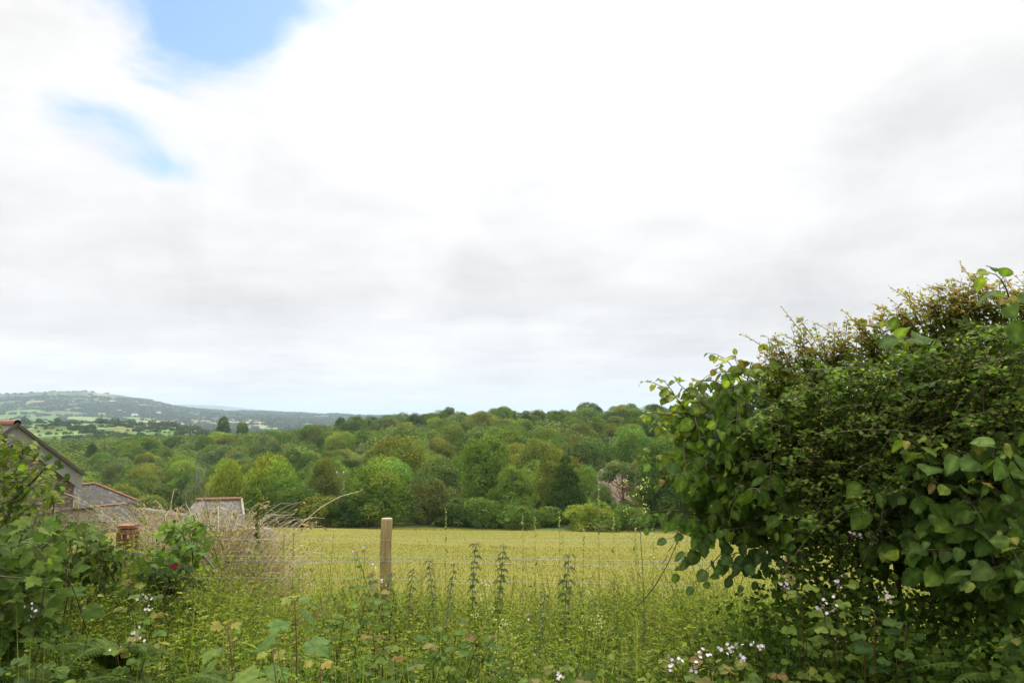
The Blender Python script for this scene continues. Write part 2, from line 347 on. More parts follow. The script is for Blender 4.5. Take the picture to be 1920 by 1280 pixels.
# ---------------------------------------------------------------- trees of the valley and the wooded slope
def lobe_crown(seed, nl, n, leaf, shape, lr=(.13, .24), gap=.0, low=.14, flat=.4):
    """crown as leaf sprays over many uneven lobes; unit height and width"""
    g = np.random.default_rng(seed); mb = MB()
    u = unit(g.normal(size=(nl, 3))); rr = g.uniform(.45, .86, nl)[:, None]
    z0 = (1+low)/2; hz_ = (1-low)/2
    c = u*rr
    if shape == 'tall': c[:, :2] *= (1-.35*np.clip(c[:, 2:], -1, 1))
    if shape == 'flat': c[:, 2] = np.abs(c[:, 2])*.9-.1
    c = c*np.array([.5, .5, hz_])*.86+np.array([0, 0, z0])
    r = g.uniform(lr[0], lr[1], nl)
    if shape == 'cone':
        t = g.random(nl)**.75; a = g.random(nl)*6.283; q = .42*(1-t)+.03
        c = np.stack([np.cos(a)*q*.75, np.sin(a)*q*.75, low+(1-low)*t*.94], -1); r = .05+.14*(1-t)
    li = g.integers(0, nl, n) if shape != 'cone' else g.choice(nl, n, p=r**2/np.sum(r**2))
    v = unit(g.normal(size=(n, 3))+np.array([0, 0, flat])); sh = g.uniform(.55, 1.12, n)**.7
    asp = np.array([1., 1., .85]) if shape != 'cone' else np.array([1.25, 1.25, .45])
    p = c[li]+v*(r[li]*sh)[:, None]*asp
    p[:, 2] = np.where(p[:, 2] < .02, .02+g.random(n)*.1, p[:, 2])
    dep = np.full(n, 9.)
    for k in range(nl):
        q = np.linalg.norm((p-c[k])/asp, axis=1)/r[k]; q[li == k] = 9; dep = np.minimum(dep, q)
    ok = dep > .62-gap
    p, v, li = p[ok], v[ok], li[ok]; m = len(p)
    lt = g.uniform(.78, 1.22, nl)[li][:, None]*g.uniform(.86, 1.16, (m, 1))
    hue = g.normal(0, .09, (nl, 1))[li]
    col = np.concatenate([lt*(1+hue), lt, lt*(1-hue*.5)], 1)
    d = unit(g.normal(size=(m, 3))+.5*v+np.array([0, 0, -.25 if shape != 'cone' else -.1]))
    s = leaf*g.uniform(.65, 1.4, m)
    mb.scatter(KITE, p-d*s[:, None]*.5, d, v+.36*g.normal(size=(m, 3)), s, col, g.uniform(.9, 1.6, m))
    return mb.mesh('crown', M_TREE)
def trunk_mesh(seed, h=.6, r=.028, nb=9, mat=None, spread=.25, twigs=0):
    g = np.random.default_rng(seed); mb = MB()
    t = np.linspace(0, 1, 6); mb.tubes(np.stack([.02*np.sin(t*5+seed), .02*np.sin(t*4), t*h], -1), r*(1.25-.75*t), (.5,)*3, 7)
    for i in range(nb):
        a = i*2.4+seed; z = h*g.uniform(.45, 1); q = np.linspace(0, 1, 5); L = spread*g.uniform(.7, 1.15)
        up = g.uniform(.08, .22)
        mb.tubes(np.stack([np.cos(a)*L*q, np.sin(a)*L*q, z+up*q**1.4], -1), r*.5*(1-.8*q), (.5,)*3, 5)
        for k in range(twigs):
            f = g.uniform(.3, .95); b = np.array([np.cos(a)*L*f, np.sin(a)*L*f, z+up*f**1.4]); w = unit(g.normal(size=3)+np.array([0, 0, .7]))*g.uniform(.1, .22)
            mb.tubes(b+np.linspace(0, 1, 4)[:, None]*w+np.linspace(0, 1, 4)[:, None]**2*np.array([0, 0, .03]), r*.16*(1.1-np.linspace(0, 1, 4)), (.5,)*3, 3)
    return mb.mesh('trunk', mat or M_BARK)
M_PINE = plain_mat('reddish_bark', (.16, .07, .04), (.30, .15, .09), 12, .9, .5, (1, 1, .3))
M_GREYBARK = plain_mat('pale_bark', (.16, .145, .12), (.30, .28, .24), 12, .9, .4, (1, 1, .3))
ARCH = {
 'round': [(lobe_crown(1, 46, 21000, .030, 'round'), trunk_mesh(1)), (lobe_crown(2, 34, 20000, .031, 'round', (.16, .27)), trunk_mesh(2)), (lobe_crown(3, 60, 21000, .028, 'round', (.10, .20)), trunk_mesh(3))],
 'spreading': [(lobe_crown(4, 44, 19000, .032, 'flat', (.12, .22), .05, .1), trunk_mesh(4)), (lobe_crown(14, 52, 19000, .030, 'flat', (.10, .2), .05, .1), trunk_mesh(14))],
 'tall': [(lobe_crown(5, 64, 21000, .024, 'tall', (.08, .17), .1, .06), trunk_mesh(5, .8)), (lobe_crown(15, 54, 21000, .025, 'tall', (.09, .19), .1, .06), trunk_mesh(15, .8))],
 'bushy': [(lobe_crown(6, 54, 21000, .030, 'round', (.13, .24), .0, -.16), trunk_mesh(6, .4)), (lobe_crown(16, 44, 20000, .031, 'round', (.14, .27), .0, -.16), trunk_mesh(16, .4))],
 'conifer': [(lobe_crown(7, 150, 20000, .030, 'cone', low=.04, flat=.1), trunk_mesh(7, .9, .022, 5, None, .15))],
 'pine': [(lobe_crown(8, 26, 6500, .028, 'flat', (.07, .13), .1, .45), trunk_mesh(8, .82, .022, 14, M_PINE, .36, 6))],
 'thin': [(lobe_crown(9, 40, 3800, .024, 'tall', (.08, .16), .3, .2), trunk_mesh(9, .85, .02, 16, M_GREYBARK, .36, 7))],
}
HUE = {'dark green': (.068, .112, .023), 'mid green': (.116, .178, .031), 'olive green': (.155, .188, .036), 'light green': (.160, .238, .046),
       'yellow green': (.205, .255, .034), 'grey green': (.138, .182, .062), 'brownish green': (.135, .156, .042)}
TREES = []           # (px, d, r) for spacing
REC = []             # for ordinal labels
_used = {}
def tree(x, d, w, h, arch, hue, label=None, group=None, band=None, name='tree', sink=0.):
    lst = ARCH[arch]; k = _used.get(arch, 0); _used[arch] = k+1; cm, tm = lst[k % len(lst)]
    root = empty(name, (x, d, float(ground(x, d))-sink), label, 'tree', group)
    root.scale = (w, w*U(.9, 1.1), h); root.rotation_euler.z = U(0, 6.28)
    c = bpy.data.objects.new('crown', cm); COL.objects.link(c); c.parent = root
    b = np.array(HUE[hue])*U(.88, 1.14)*np.array([U(.93, 1.07), 1, U(.9, 1.1)]); c.color = (*b, 1)
    t = bpy.data.objects.new('trunk', tm); COL.objects.link(t); t.parent = root
    TREES.append((x, d, w*.5))
    if label is None: REC.append((root, hue, arch, band, 960+F*x/d))
    return root
def tree_px(px, d, ytop, wpx, arch, hue, label=None, **k):
    x = (px-960)/F*d; g = float(ground(x, d)); top = W(px, ytop, d)[2]
    return tree(x, d, wpx/F*d, (top-g)*1.0, arch, hue, label, **k)
EDGE = 'trees and bushes along the far edge of the field'
for a in [
 (496, 112, 893, 105, 'bushy', 'dark green', 'dark green bush at the left end of the row along the field edge'),
 (556, 110, 908, 110, 'bushy', 'dark green', 'low dark bush in the field edge row, below the yellow green crown'),
 (430, 148, 846, 92, 'round', 'yellow green', 'yellow green rounded tree just above the dry grass heap, left of the brighter one'),
 (515, 146, 842, 112, 'round', 'yellow green', 'brightest yellow green tree, standing left of the utility pole by the field'),
 (609, 128, 848, 98, 'tall', 'brownish green', 'dull brownish tree with thin crown between yellow green tree and utility pole'),
 (604, 109, 918, 110, 'bushy', 'olive green', 'low olive bush at the foot of the utility pole by the field'),
 (707, 110, 864, 150, 'bushy', 'mid green', 'broad rounded dark tree directly behind the wooden fence post'),
 (745, 150, 812, 150, 'round', 'olive green', 'olive tree rising behind the broad rounded tree above the fence post'),
 (806, 113, 882, 112, 'bushy', 'brownish green', 'brownish olive tree right of the fence post, between rounded tree and tall tree'),
 (912, 122, 797, 128, 'tall', 'light green', 'tallest light green tree in the middle of the field edge'),
 (962, 115, 862, 92, 'tall', 'light green', 'small light green tree at the right foot of the tallest tree'),
 (905, 110, 928, 100, 'bushy', 'mid green', 'low green bush beneath the tallest tree at the field edge'),
 (968, 109, 936, 92, 'bushy', 'mid green', 'low green bush left of the dark conifer at the field edge'),
 (1060, 117, 845, 98, 'conifer', 'dark green', 'dark green conifer at the field edge, right of the tallest tree'),
 (1022, 112, 945, 80, 'bushy', 'mid green', 'small green bush in front of the dark conifer'),
 (1105, 109, 934, 112, 'bushy', 'yellow green', 'bright yellow green bush right of the conifer at the field edge'),
 (1165, 120, 852, 110, 'pine', 'grey green', 'thin pine with reddish trunk and bare limbs near the hazel hedge'),
 (1246, 113, 822, 132, 'bushy', 'dark green', 'dark dense tree just left of the hazel hedge'),
 (1178, 110, 940, 90, 'bushy', 'mid green', 'low bush at the foot of the reddish pine'),
 (1205, 126, 905, 60, 'bushy', 'olive green', 'small olive bush on the bare earth bank right of the pine'),
 (1128, 127, 900, 50, 'bushy', 'grey green', 'small grey green bush on the bare earth bank left of the pine'),
 (1350, 114, 850, 140, 'bushy', 'mid green', 'green tree seen through the hazel leaves of the hedge'),
 (652, 108.5, 922, 92, 'bushy', 'dark green', 'dark bush between utility pole and fence post at the field edge'),
 (850, 111, 930, 90, 'bushy', 'dark green', 'dark low bush between brownish tree and the tallest tree'),
 (1010, 150, 812, 118, 'round', 'olive green', 'broad olive tree behind the gap between tallest tree and conifer'),
 (1088, 168, 806, 96, 'round', 'grey green', 'pale grey green willow like tree behind the conifer'),
 (375, 133, 868, 62, 'thin', 'grey green', 'nearly bare pale tree rising behind the dry grass heap'),
 (420, 470, 779, 30, 'round', 'dark green', 'lone dark tree standing up from the skyline of the left valley'),
 (458, 455, 786, 24, 'round', 'mid green', 'small round tree right of the lone dark skyline tree'),
 (180, 330, 822, 26, 'tall', 'dark green', 'dark narrow tree standing alone above the hipped slate roof'),
]:
    tree_px(*a[:6], a[6], group=EDGE if a[1] < 130 else None, sink=.25)
# ground bank of bare earth behind the pine
mb = MB(); gx = np.linspace(-1, 1, 14); gy = np.linspace(0, 1, 10)
_c = W(1160, 890, 141); GX, GY = np.meshgrid(gx, gy)
V = np.stack([_c[0]+GX*4.2, 141+GY*9, _c[2]-4.4+GY*(5.0+.5*np.sin(GX*9))*(1-.75*GX**2)+.5*np.sin(GX*7+GY*5)], -1).reshape(-1, 3)
f = [(j*14+i, j*14+i+1, (j+1)*14+i+1, (j+1)*14+i) for j in range(9) for i in range(13)]
mb.add(V, np.array(f)); M_EARTH = plain_mat('bare_earth', (.085, .065, .04), (.19, .135, .085), 2.5, .95, .6); tag(mb.build('earth_bank', M_EARTH), kind='structure')

def room(x, d, r): return all((x-a)**2+((d-b)*.9)**2 > (r+c)**2*.62 for a, b, c in TREES)
hues = list(HUE); hp = [.15, .26, .22, .14, .06, .09, .08]
def fill(d0, d1, p0, p1, n, wr, hr, kinds, kp, band, hp=hp, cond=None, hmul=None):
    made = 0
    for _ in range(n*14):
        if made >= n: break
        d = math.sqrt(U(d0*d0, d1*d1)); px = U(p0, p1); x = (px-960)/F*d; w = U(*wr)
        if (abs(px-1142) < 34 and 118 < d < 235) or (1132 < px < 1192 and d < 152) or (abs(px-648) < 16 and d < 130): continue
        if not room(x, d, w*.5) or (cond and not cond(px, d)): continue
        h = U(*hr)*(hmul(px, d) if hmul else 1)
        tree(x, d, w, h, kinds[rng.choice(len(kinds), p=kp)], hues[rng.choice(len(hues), p=hp)], band=band, sink=.4); made += 1
    print(band, made)
K, KP = ('round', 'spreading', 'tall', 'bushy', 'conifer'), [.42, .22, .17, .16, .03]
fill(120, 172, 30, 1330, 46, (7.5, 10.5), (8, 11.5), K, KP, 'on the lower slope behind the field edge', hmul=lambda p, d: 1-.25*(p < 420))
fill(108, 150, 1380, 1700, 9, (8, 11), (8, 11), K, KP, 'beyond the hedge on the right', hmul=None)
fill(172, 262, 30, 1330, 88, (9, 13), (9, 13.5), K, KP, 'half way up the wooded slope', hp=[.14, .24, .25, .15, .04, .1, .08])
fill(392, 436, 600, 1330, 30, (10, 15), (9.5, 14), K, KP, 'on the ridge against the sky', hp=[.42, .32, .16, .04, 0, .06, 0])
fill(262, 392, 60, 1330, 92, (10, 14), (9.5, 13.5), K, KP, 'high on the wooded slope below the ridge', hp=[.16, .26, .25, .14, .02, .1, .07], cond=lambda p, d: not ((d > 330) & (p < 240)))
ORD = 'first second third fourth fifth sixth seventh eighth ninth tenth eleventh twelfth thirteenth fourteenth fifteenth sixteenth seventeenth eighteenth nineteenth twentieth'.split()
SHAPE = {'round': 'rounded', 'spreading': 'spreading', 'tall': 'upright', 'bushy': 'bushy', 'conifer': 'conical'}
cells = {}
for r in REC: cells.setdefault((r[1], r[2], r[3]), []).append(r)
for (hue, arch, band), l in cells.items():
    l.sort(key=lambda r: r[4])
    for i, r in enumerate(l):
        r[0]['label'] = ('only ' if len(l) == 1 else ORD[i]+' ')+f'{hue} {SHAPE[arch]} tree'+(' ' if len(l) == 1 else ' from the left ')+band
        r[0]['group'] = 'trees '+band
# the woodland mass filling the remaining gaps and the far valley
_n = 2600; d = np.sqrt(U(262**2, 600**2, _n)); t = U(-.64, .26, _n); x = d*t; px = 960+F*t
ok = np.array([room(a, b, 4.5) for a, b in zip(x, d)]) & ~((px < 330)&(d > 360)&(np.sin(d*.05+px*.03) > .1)) & (d < np.where(px > 640, 430, 600))
x, d = x[ok], d[ok]; P = np.stack([x, d, ground(x, d)], -1); h = U(6, 9.5, len(x)); print('woodland', len(x))
lumps('woodland', P, h, h*U(1.1, 1.6, len(x)), M_FARLEAF, 520, .06, pal([HUE['mid green'], HUE['olive green'], HUE['dark green'], HUE['grey green']], len(x)))
_n = 900; d = np.sqrt(U(118**2, 440**2, _n)); t = U(.25, .95, _n); x = d*t; ok = np.array([room(a, b, 4.) for a, b in zip(x, d)]); x, d = x[ok], d[ok]; h = U(6, 11, len(x))
lumps('woodland', np.stack([x, d, ground(x, d)], -1), h, h*U(1., 1.5, len(x)), M_FARLEAF, 240, .10, pal([HUE['mid green'], HUE['olive green'], HUE['dark green']], len(x)))
# shrubs on the ground between trunks
_n = 1300; d = np.sqrt(U(127**2, 270**2, _n)); t = U(-.66, .26, _n); x = d*t; ok = (960+F*t > 560) | (d > 125); x, d = x[ok], d[ok]
h = U(1.5, 3.6, len(x)); lumps('undergrowth', np.stack([x, d, ground(x, d)-.2], -1), h, h*U(1.2, 2, len(x)), M_FARLEAF, 260, .07, pal([HUE['mid green'], HUE['olive green'], HUE['dark green']], len(x)))

# utility poles
M_POLE = plain_mat('weathered_pole', (.12, .105, .085), (.21, .19, .16), 3, .85, .3, (1, 1, .2)); M_PORC = plain_mat('porcelain', (.5, .5, .48), (.62, .62, .6), 3, .4, .05)
def pole(px, d, ytop, arm, label):
    x = (px-960)/F*d; g = float(ground(x, d)); top = float(W(px, ytop, d)[2]); r = empty('utility_pole', (x, d, g), label, 'pole', 'utility poles in the wood')
    mb = MB(); mb.tubes(np.array([(x, d, g-.3), (x, d, (g+top)/2), (x, d, top)]), np.array([.17, .15, .12]), (.5,)*3, 8); part(mb, 'pole', M_POLE, r)
    mb = MB(); mb.box((x, d-.22, top-.35), (arm/2, 0, 0), (0, .07, 0), (0, 0, .10)); c = part(mb, 'crossarm', M_POLE, r, True)
    for s in (-.45, 0, .45):
        mb = MB(); q = np.array([x+s*arm, d-.22, top-.25+.001]); t = np.array([0, .08, .1, .2, .22, .32]); mb.tubes(q+np.stack([0*t, 0*t, t], -1), np.array([.03, .03, .09, .09, .05, .03]), (.5,)*3, 8); part(mb, 'insulator', M_PORC, c)
pole(1142, 215, 820, 2.4, 'slim grey utility pole with crossarm against dark trees left of the hedge')
pole(648, 113, 884, 2.0, 'grey utility pole with short crossarm among bushes left of the fence post')
# a white gull-sized stone on the pasture
mb = MB(); q = W(775, 988, 84); q[2] = ground(q[0], 84)+.1; v = unit(np.array([(i, j, k) for i in (-1, 0, 1) for j in (-1, 0, 1) for k in (-1, 0, 1) if (i, j, k) != (0, 0, 0)], float))
import bmesh
bm = bmesh.new(); bmesh.ops.create_icosphere(bm, subdivisions=2, radius=.2)
for w_ in bm.verts: w_.co *= 1+.18*math.sin(w_.co.x*21+w_.co.y*13); w_.co.x *= 1.6; w_.co.z *= .8
me = bpy.data.meshes.new('boulder'); bm.to_mesh(me); bm.free(); me.materials.append(M_WALLW)
o = bpy.data.objects.new('pale_boulder', me); COL.objects.link(o); o.location = q; tag(o, 'small white stone lying at the far edge of the yellow field', 'stone')
# ---------------------------------------------------------------- farm buildings
def stone_mat(name, stops, scale=3.2, mortar=(.19, .16, .12)):
    m, nt, out = new_mat(name); L = nt.links.new; tc = nt.nodes.new('ShaderNodeTexCoord')
    mp = nd(nt, 'ShaderNodeMapping', Scale=(1, 1, 2.9)); L(tc.outputs['Object'], mp.inputs[0])
    wz = nd(nt, 'ShaderNodeTexNoise', Scale=1.5, Detail=3.); L(mp.outputs[0], wz.inputs['Vector'])
    wv = mixc(nt, 'LINEAR_LIGHT', .12, mp.outputs[0], wz.outputs['Color'])
    v = nd(nt, 'ShaderNodeTexVoronoi', Scale=scale); e = nd(nt, 'ShaderNodeTexVoronoi', Scale=scale, _feature='DISTANCE_TO_EDGE'); L(wv, v.inputs['Vector']); L(wv, e.inputs['Vector'])
    sp = nt.nodes.new('ShaderNodeSeparateColor'); L(v.outputs['Color'], sp.inputs[0]); r = ramp(nt, stops); L(sp.outputs[0], r.inputs[0])
    er = ramp(nt, [(.02, (0, 0, 0)), (.09, (1, 1, 1))]); L(e.outputs['Distance'], er.inputs[0])
    nz = nd(nt, 'ShaderNodeTexNoise', Scale=18., Detail=5.); L(tc.outputs['Object'], nz.inputs['Vector']); nr_ = ramp(nt, [(.3, (.75, .75, .75)), (.7, (1.25, 1.25, 1.25))]); L(nz.outputs['Fac'], nr_.inputs[0])
    c = mixc(nt, 'MULTIPLY', 1., mixc(nt, 'MIX', er.outputs[0], mortar, r.outputs[0]), nr_.outputs[0])
    p = nd(nt, 'ShaderNodeBsdfPrincipled', Roughness=.92); L(c, p.inputs['Base Color']); b = nd(nt, 'ShaderNodeBump', Strength=.8, Distance=.05); L(er.outputs[0], b.inputs['Height']); L(b.outputs[0], p.inputs['Normal'])
    L(p.outputs[0], out.inputs[0]); return m
M_STONE = stone_mat('slatestone_rubble', [(.1, (.13, .085, .055)), (.35, (.21, .155, .105)), (.6, (.30, .245, .19)), (.9, (.15, .125, .11))], 3.2, (.11, .09, .065))
M_STONE2 = stone_mat('pale_rubble', [(.1, (.38, .31, .24)), (.5, (.48, .41, .33)), (.9, (.34, .29, .25))], 4.)
def slate_mat(name, c1, c2, c3):
    m, nt, out = new_mat(name); L = nt.links.new; tc = nt.nodes.new('ShaderNodeTexCoord')
    at = nd(nt, 'ShaderNodeAttribute', _attribute_name='tone')            # tone.rg = roof plane coordinates in metres / 20
    mp = nd(nt, 'ShaderNodeMapping', Scale=(20, 20, 20)); L(at.outputs['Vector'], mp.inputs[0])
    b = nd(nt, 'ShaderNodeTexBrick', Scale=1., Mortar_Size=.012, Brick_Width=.32, Row_Height=.2); L(mp.outputs[0], b.inputs['Vector'])
    b.inputs['Color1'].default_value = (*c1, 1); b.inputs['Color2'].default_value = (*c2, 1); b.inputs['Mortar'].default_value = (.04, .04, .04, 1)
    nz = nd(nt, 'ShaderNodeTexNoise', Scale=1.6, Detail=6., Roughness=.7); L(tc.outputs['Object'], nz.inputs['Vector']); rp = ramp(nt, [(.52, (0, 0, 0)), (.66, (1, 1, 1))]); L(nz.outputs['Fac'], rp.inputs[0])
    c = mixc(nt, 'MIX', rp.outputs[0], b.outputs['Color'], c3)
    p = nd(nt, 'ShaderNodeBsdfPrincipled', Roughness=.9); p.inputs['Specular IOR Level'].default_value = .15; L(c, p.inputs['Base Color']); L(p.outputs[0], out.inputs[0]); return m
M_SLATE = slate_mat('grey_slates', (.058, .054, .048), (.092, .085, .074), (.17, .155, .125))
M_SLATE2 = slate_mat('mossy_slates', (.115, .11, .098), (.16, .152, .135), (.23, .215, .18))
M_TERRA = plain_mat('terracotta_ridge', (.17, .075, .045), (.27, .135, .08), 6, .85, .2)
M_BOARD = plain_mat('grey_bargeboard', (.17, .175, .17), (.24, .245, .24), 2, .7, .1, (1, 1, .3))
M_DARKTRIM = plain_mat('dark_verge', (.05, .045, .04), (.09, .08, .07), 6, .8, .1)
M_VOID = plain_mat('painted_dark_inside', (.012, .011, .01), (.02, .018, .016), 3, .9, 0)
Z = np.array([0, 0, 1.])
def roof_quad(mb, pts, th=.08, mat=0):
    """slab over a planar roof polygon, tone = plane coordinates"""
    P = np.array(pts, float); u = unit(P[1]-P[0]); n = unit(np.cross(P[1]-P[0], P[-1]-P[0])); n = n*np.sign(n[2]); v = np.cross(n, u)
    q = P-P[0]; c = np.stack([(q@u)/20+.5, (q@v)/20+.5, 0*q[:, 0]], -1); k = len(P)
    V = np.concatenate([P, P-n*th]); mb.add(V, [np.arange(k)[None], np.arange(2*k-1, k-1, -1)[None], np.array([(i, i+k, (i+1) % k+k, (i+1) % k) for i in range(k)])], np.concatenate([c, c]), mat)
# stone barn, its gable end towards the lane
A = W(30, 797, 30.); r_ = unit(np.array([-.75, .66, 0])); g_ = unit(np.array([.66, .75, 0])); HWD, DROP, LEN = 2.25, 1.8, 9.
gz = float(ground(A[0], 30)); barn = empty('stone_barn', (A[0], A[1], gz), 'stone barn with pale grey bargeboard and slate roof behind leafy branches on the left', 'barn')
eR, eL = A+g_*HWD-Z*DROP, A-g_*HWD-Z*DROP
mb = MB(); wz = .12
def barn_pt(s, z, t): return A+g_*s+Z*(z)+r_*t
gab = [barn_pt(-HWD+.12, gz-.6-A[2], .1), barn_pt(HWD-.12, gz-.6-A[2], .1), barn_pt(HWD-.12, -DROP-.02, .1), barn_pt(0, -.14, .1), barn_pt(-HWD+.12, -DROP-.02, .1)]
bk = [p+r_*LEN for p in gab]; mb.add(np.array(gab+bk), [np.arange(5)[None], np.arange(9, 4, -1)[None], np.array([(i, i+5, (i+1) % 5+5, (i+1) % 5) for i in range(5)])]); part(mb, 'wall', M_STONE, barn, True)
mb = MB()
for e in (eR, eL):
    s = e+(e-A)*.06; roof_quad(mb, [A-r_*.12+Z*.06, A+r_*(LEN+.2)+Z*.06, s+r_*(LEN+.2)+Z*.06, s-r_*.12+Z*.06])
rf = part(mb, 'roof', M_SLATE2, barn, True)
mb = MB(); q = np.linspace(-.14, LEN+.2, 24); mb.tubes(A+Z*.07+q[:, None]*r_, .13+.02*(np.arange(24) % 2), (.5,)*3, 8); part(mb, 'ridge_tiles', M_TERRA, rf)
for e, nm in ((eR, 1), (eL, -1)):
    dl = unit(e-A); n = np.cross(r_, dl)*nm; n = n*np.sign(n[2]); L_ = np.linalg.norm(e-A)
    mb = MB(); c = A+dl*L_*.52-r_*.02-Z*.32; mb.box(c, dl*L_*.53, r_*.03, Z*.27); part(mb, 'bargeboard', M_BOARD, barn, True)
    mb = MB(); mb.box(A+dl*L_*.53-r_*.13+Z*.045, dl*L_*.54, r_*.03, n*.05); part(mb, 'verge', M_DARKTRIM, barn, True)
# hipped outbuilding
FL, FR = W(137, 951, 52.), W(262, 944, 56.5); FR[2] = FL[2] = (FL[2]+FR[2])/2; fd = unit(FR-FL); bd = np.array([-fd[1], fd[0], 0]); LN = np.linalg.norm(FR-FL); DP = 3.7; RISE = 1.3
gz = float(ground(*((FL+FR)/2)[:2])); hut = empty('hipped_outbuilding', (*((FL+FR+bd*DP)/2)[:2], gz), 'low stone outbuilding with grey hipped slate roof edged in orange ridge tiles', 'outbuilding')
R1 = FL+bd*DP/2+fd*1.2+Z*RISE; R2 = FR+bd*DP/2-fd*2.1+Z*RISE; BL, BR = FL+bd*DP, FR+bd*DP
mb = MB(); i_ = .2
mb.box((FL+BR)/2+Z*((gz-.5-FL[2])/2-.02), fd*(LN/2-i_), bd*(DP/2-i_), Z*((FL[2]-gz+.5)/2)); wl = part(mb, 'wall', M_STONE2, hut, True)
mb = MB(); roof_quad(mb, [FL, FR, R2, R1]); roof_quad(mb, [FR, BR, R2]); roof_quad(mb, [BL, BR, R2, R1][::-1]); roof_quad(mb, [BL, FL, R1]); rf = part(mb, 'roof', M_SLATE, hut, True)
mb = MB()
for a, b in ((R1, R2), (R1, FL), (R1, BL), (R2, FR), (R2, BR)):
    q = np.linspace(0, 1, 14)[:, None]; mb.tubes(a+(b-a)*q+Z*.03, .085+.012*(np.arange(14) % 2), (.5,)*3, 7)
part(mb, 'ridge_tiles', M_TERRA, rf)
mb = MB(); c = FL+fd*LN*.80+bd*(i_-.02)-Z*.62; mb.box(c, fd*.3, bd*.015, Z*.33); op = part(mb, 'window', M_VOID, hut, True)  # thin near-black panel: shade inside the opening is painted as its colour
mb = MB()
for sx, sz, ax, az in ((-.34, 0, .035, .4), (.34, 0, .035, .4), (0, .365, .305, .035), (0, -.38, .305, .045)): mb.box(c+fd*sx+Z*sz-bd*.02, fd*ax, bd*.03, Z*az)
part(mb, 'frame', M_BOARD, op, True)
# lean-to in front of it
T1, T2 = W(176, 950, 50.5), W(234, 949, 52.); T2[2] = T1[2]; u_ = unit(T2-T1); f_ = np.array([u_[1], -u_[0], 0]); LW = np.linalg.norm(T2-T1)
gz = float(ground(*T1[:2])); lt = empty('lean_to_shed', (*((T1+T2)/2)[:2], gz), 'small grey lean-to roof with orange top edge in front of the hipped outbuilding', 'shed')
mb = MB(); roof_quad(mb, [T1, T2, T2+f_*1.4-Z*.75, T1+f_*1.4-Z*.75-u_*.3], .06); rf = part(mb, 'roof', M_SLATE, lt, True)
mb = MB(); q = np.linspace(0, 1, 10)[:, None]; mb.tubes(T1+(T2-T1)*q+Z*.03, .07, (.5,)*3, 7); part(mb, 'ridge_tiles', M_TERRA, rf)
mb = MB(); mb.box((T1+T2)/2+f_*.85-Z*1.5, u_*(LW/2-.1), f_*.7, Z*.72); part(mb, 'wall', M_STONE2, lt, True)
# yard wall running right from the outbuilding
a, b = W(262, 955, 55.), W(352, 958, 51.); b[2] = a[2]; u_ = unit(b-a); f_ = np.array([u_[1], -u_[0], 0]); gz = float(ground(*((a+b)/2)[:2])); h = a[2]-gz+.4
mb = MB(); mb.box((a+b)/2-Z*h/2, u_*np.linalg.norm(b-a)/2, f_*.22, Z*h/2); yw = empty('yard_wall', (*((a+b)/2)[:2], gz), 'low pinkish stone yard wall running right from the hipped outbuilding', 'wall')
part(mb, 'wall_face', M_STONE2, yw, True)
mb = MB()
for k in range(22):
    c = a+(b-a)*((k+.5)/22)+Z*(.06+.02*math.sin(k*5)); mb.box(c, u_*.08*U(.7, 1.1), f_*.26, Z*U(.05, .09))
part(mb, 'coping', M_STONE2, yw, True)
# third roof behind the dry canes
a, b = W(368, 938, 45.), W(453, 935.5, 45.6); b[2] = a[2]; u_ = unit(b-a); f_ = np.array([u_[1], -u_[0], 0]); LW = np.linalg.norm(b-a); gz = float(ground(*((a+b)/2)[:2]))
rs = empty('slate_shed', (*((a+b)/2)[:2], gz), 'shed with pale slate roof and orange ridge showing behind the dry cane heap', 'shed')
mb = MB(); e1, e2 = a+f_*2.1-Z*1.35-u_*1., b+f_*2.1-Z*1.35; roof_quad(mb, [a, b, e2+u_*.35, e1]); roof_quad(mb, [a, b, b-f_*2.1-Z*1.35, a-f_*2.1-Z*1.35]); rf = part(mb, 'roof', M_SLATE2, rs, True)
mb = MB(); mb.tubes(a+(b-a)*np.linspace(0, 1, 14)[:, None]+Z*.04, .09+.012*(np.arange(14) % 2), (.5,)*3, 7); part(mb, 'ridge_tiles', M_TERRA, rf)
mb = MB(); mb.tubes(np.array([b+Z*.03, (b+e2+u_*.35)/2+Z*.03, e2+u_*.35+Z*.03]), .07, (.5,)*3, 6); part(mb, 'verge', M_STONE2, rf)
mb = MB(); zt = a[2]-1.37; mb.box((a+b)/2-Z*(a[2]-(gz-.4+zt)/2), u_*(LW/2-.05), f_*1.95, Z*(zt-gz+.4)/2); part(mb, 'wall', M_STONE2, rs, True)
a, b = e2+u_*.5+Z*.1, W(505, 992, 42.); u_ = unit((b-a)*np.array([1, 1, 0])); f_ = np.array([u_[1], -u_[0], 0]); mb = MB()
for k in range(14):
    q = a+(b-a)*((k+.5)/14); g = float(ground(q[0], q[1])); top = max(q[2], g+.3)+.04*math.sin(k*3); mb.box((q[0], q[1], (top+g-.2)/2), u_*.075*1.1, f_*.2, Z*(top-g+.2)/2)
o = mb.build('stone_wall', M_STONE2, None, True); tag(o, 'short crumbling pale stone wall sloping down from the slate shed to the field', 'wall')

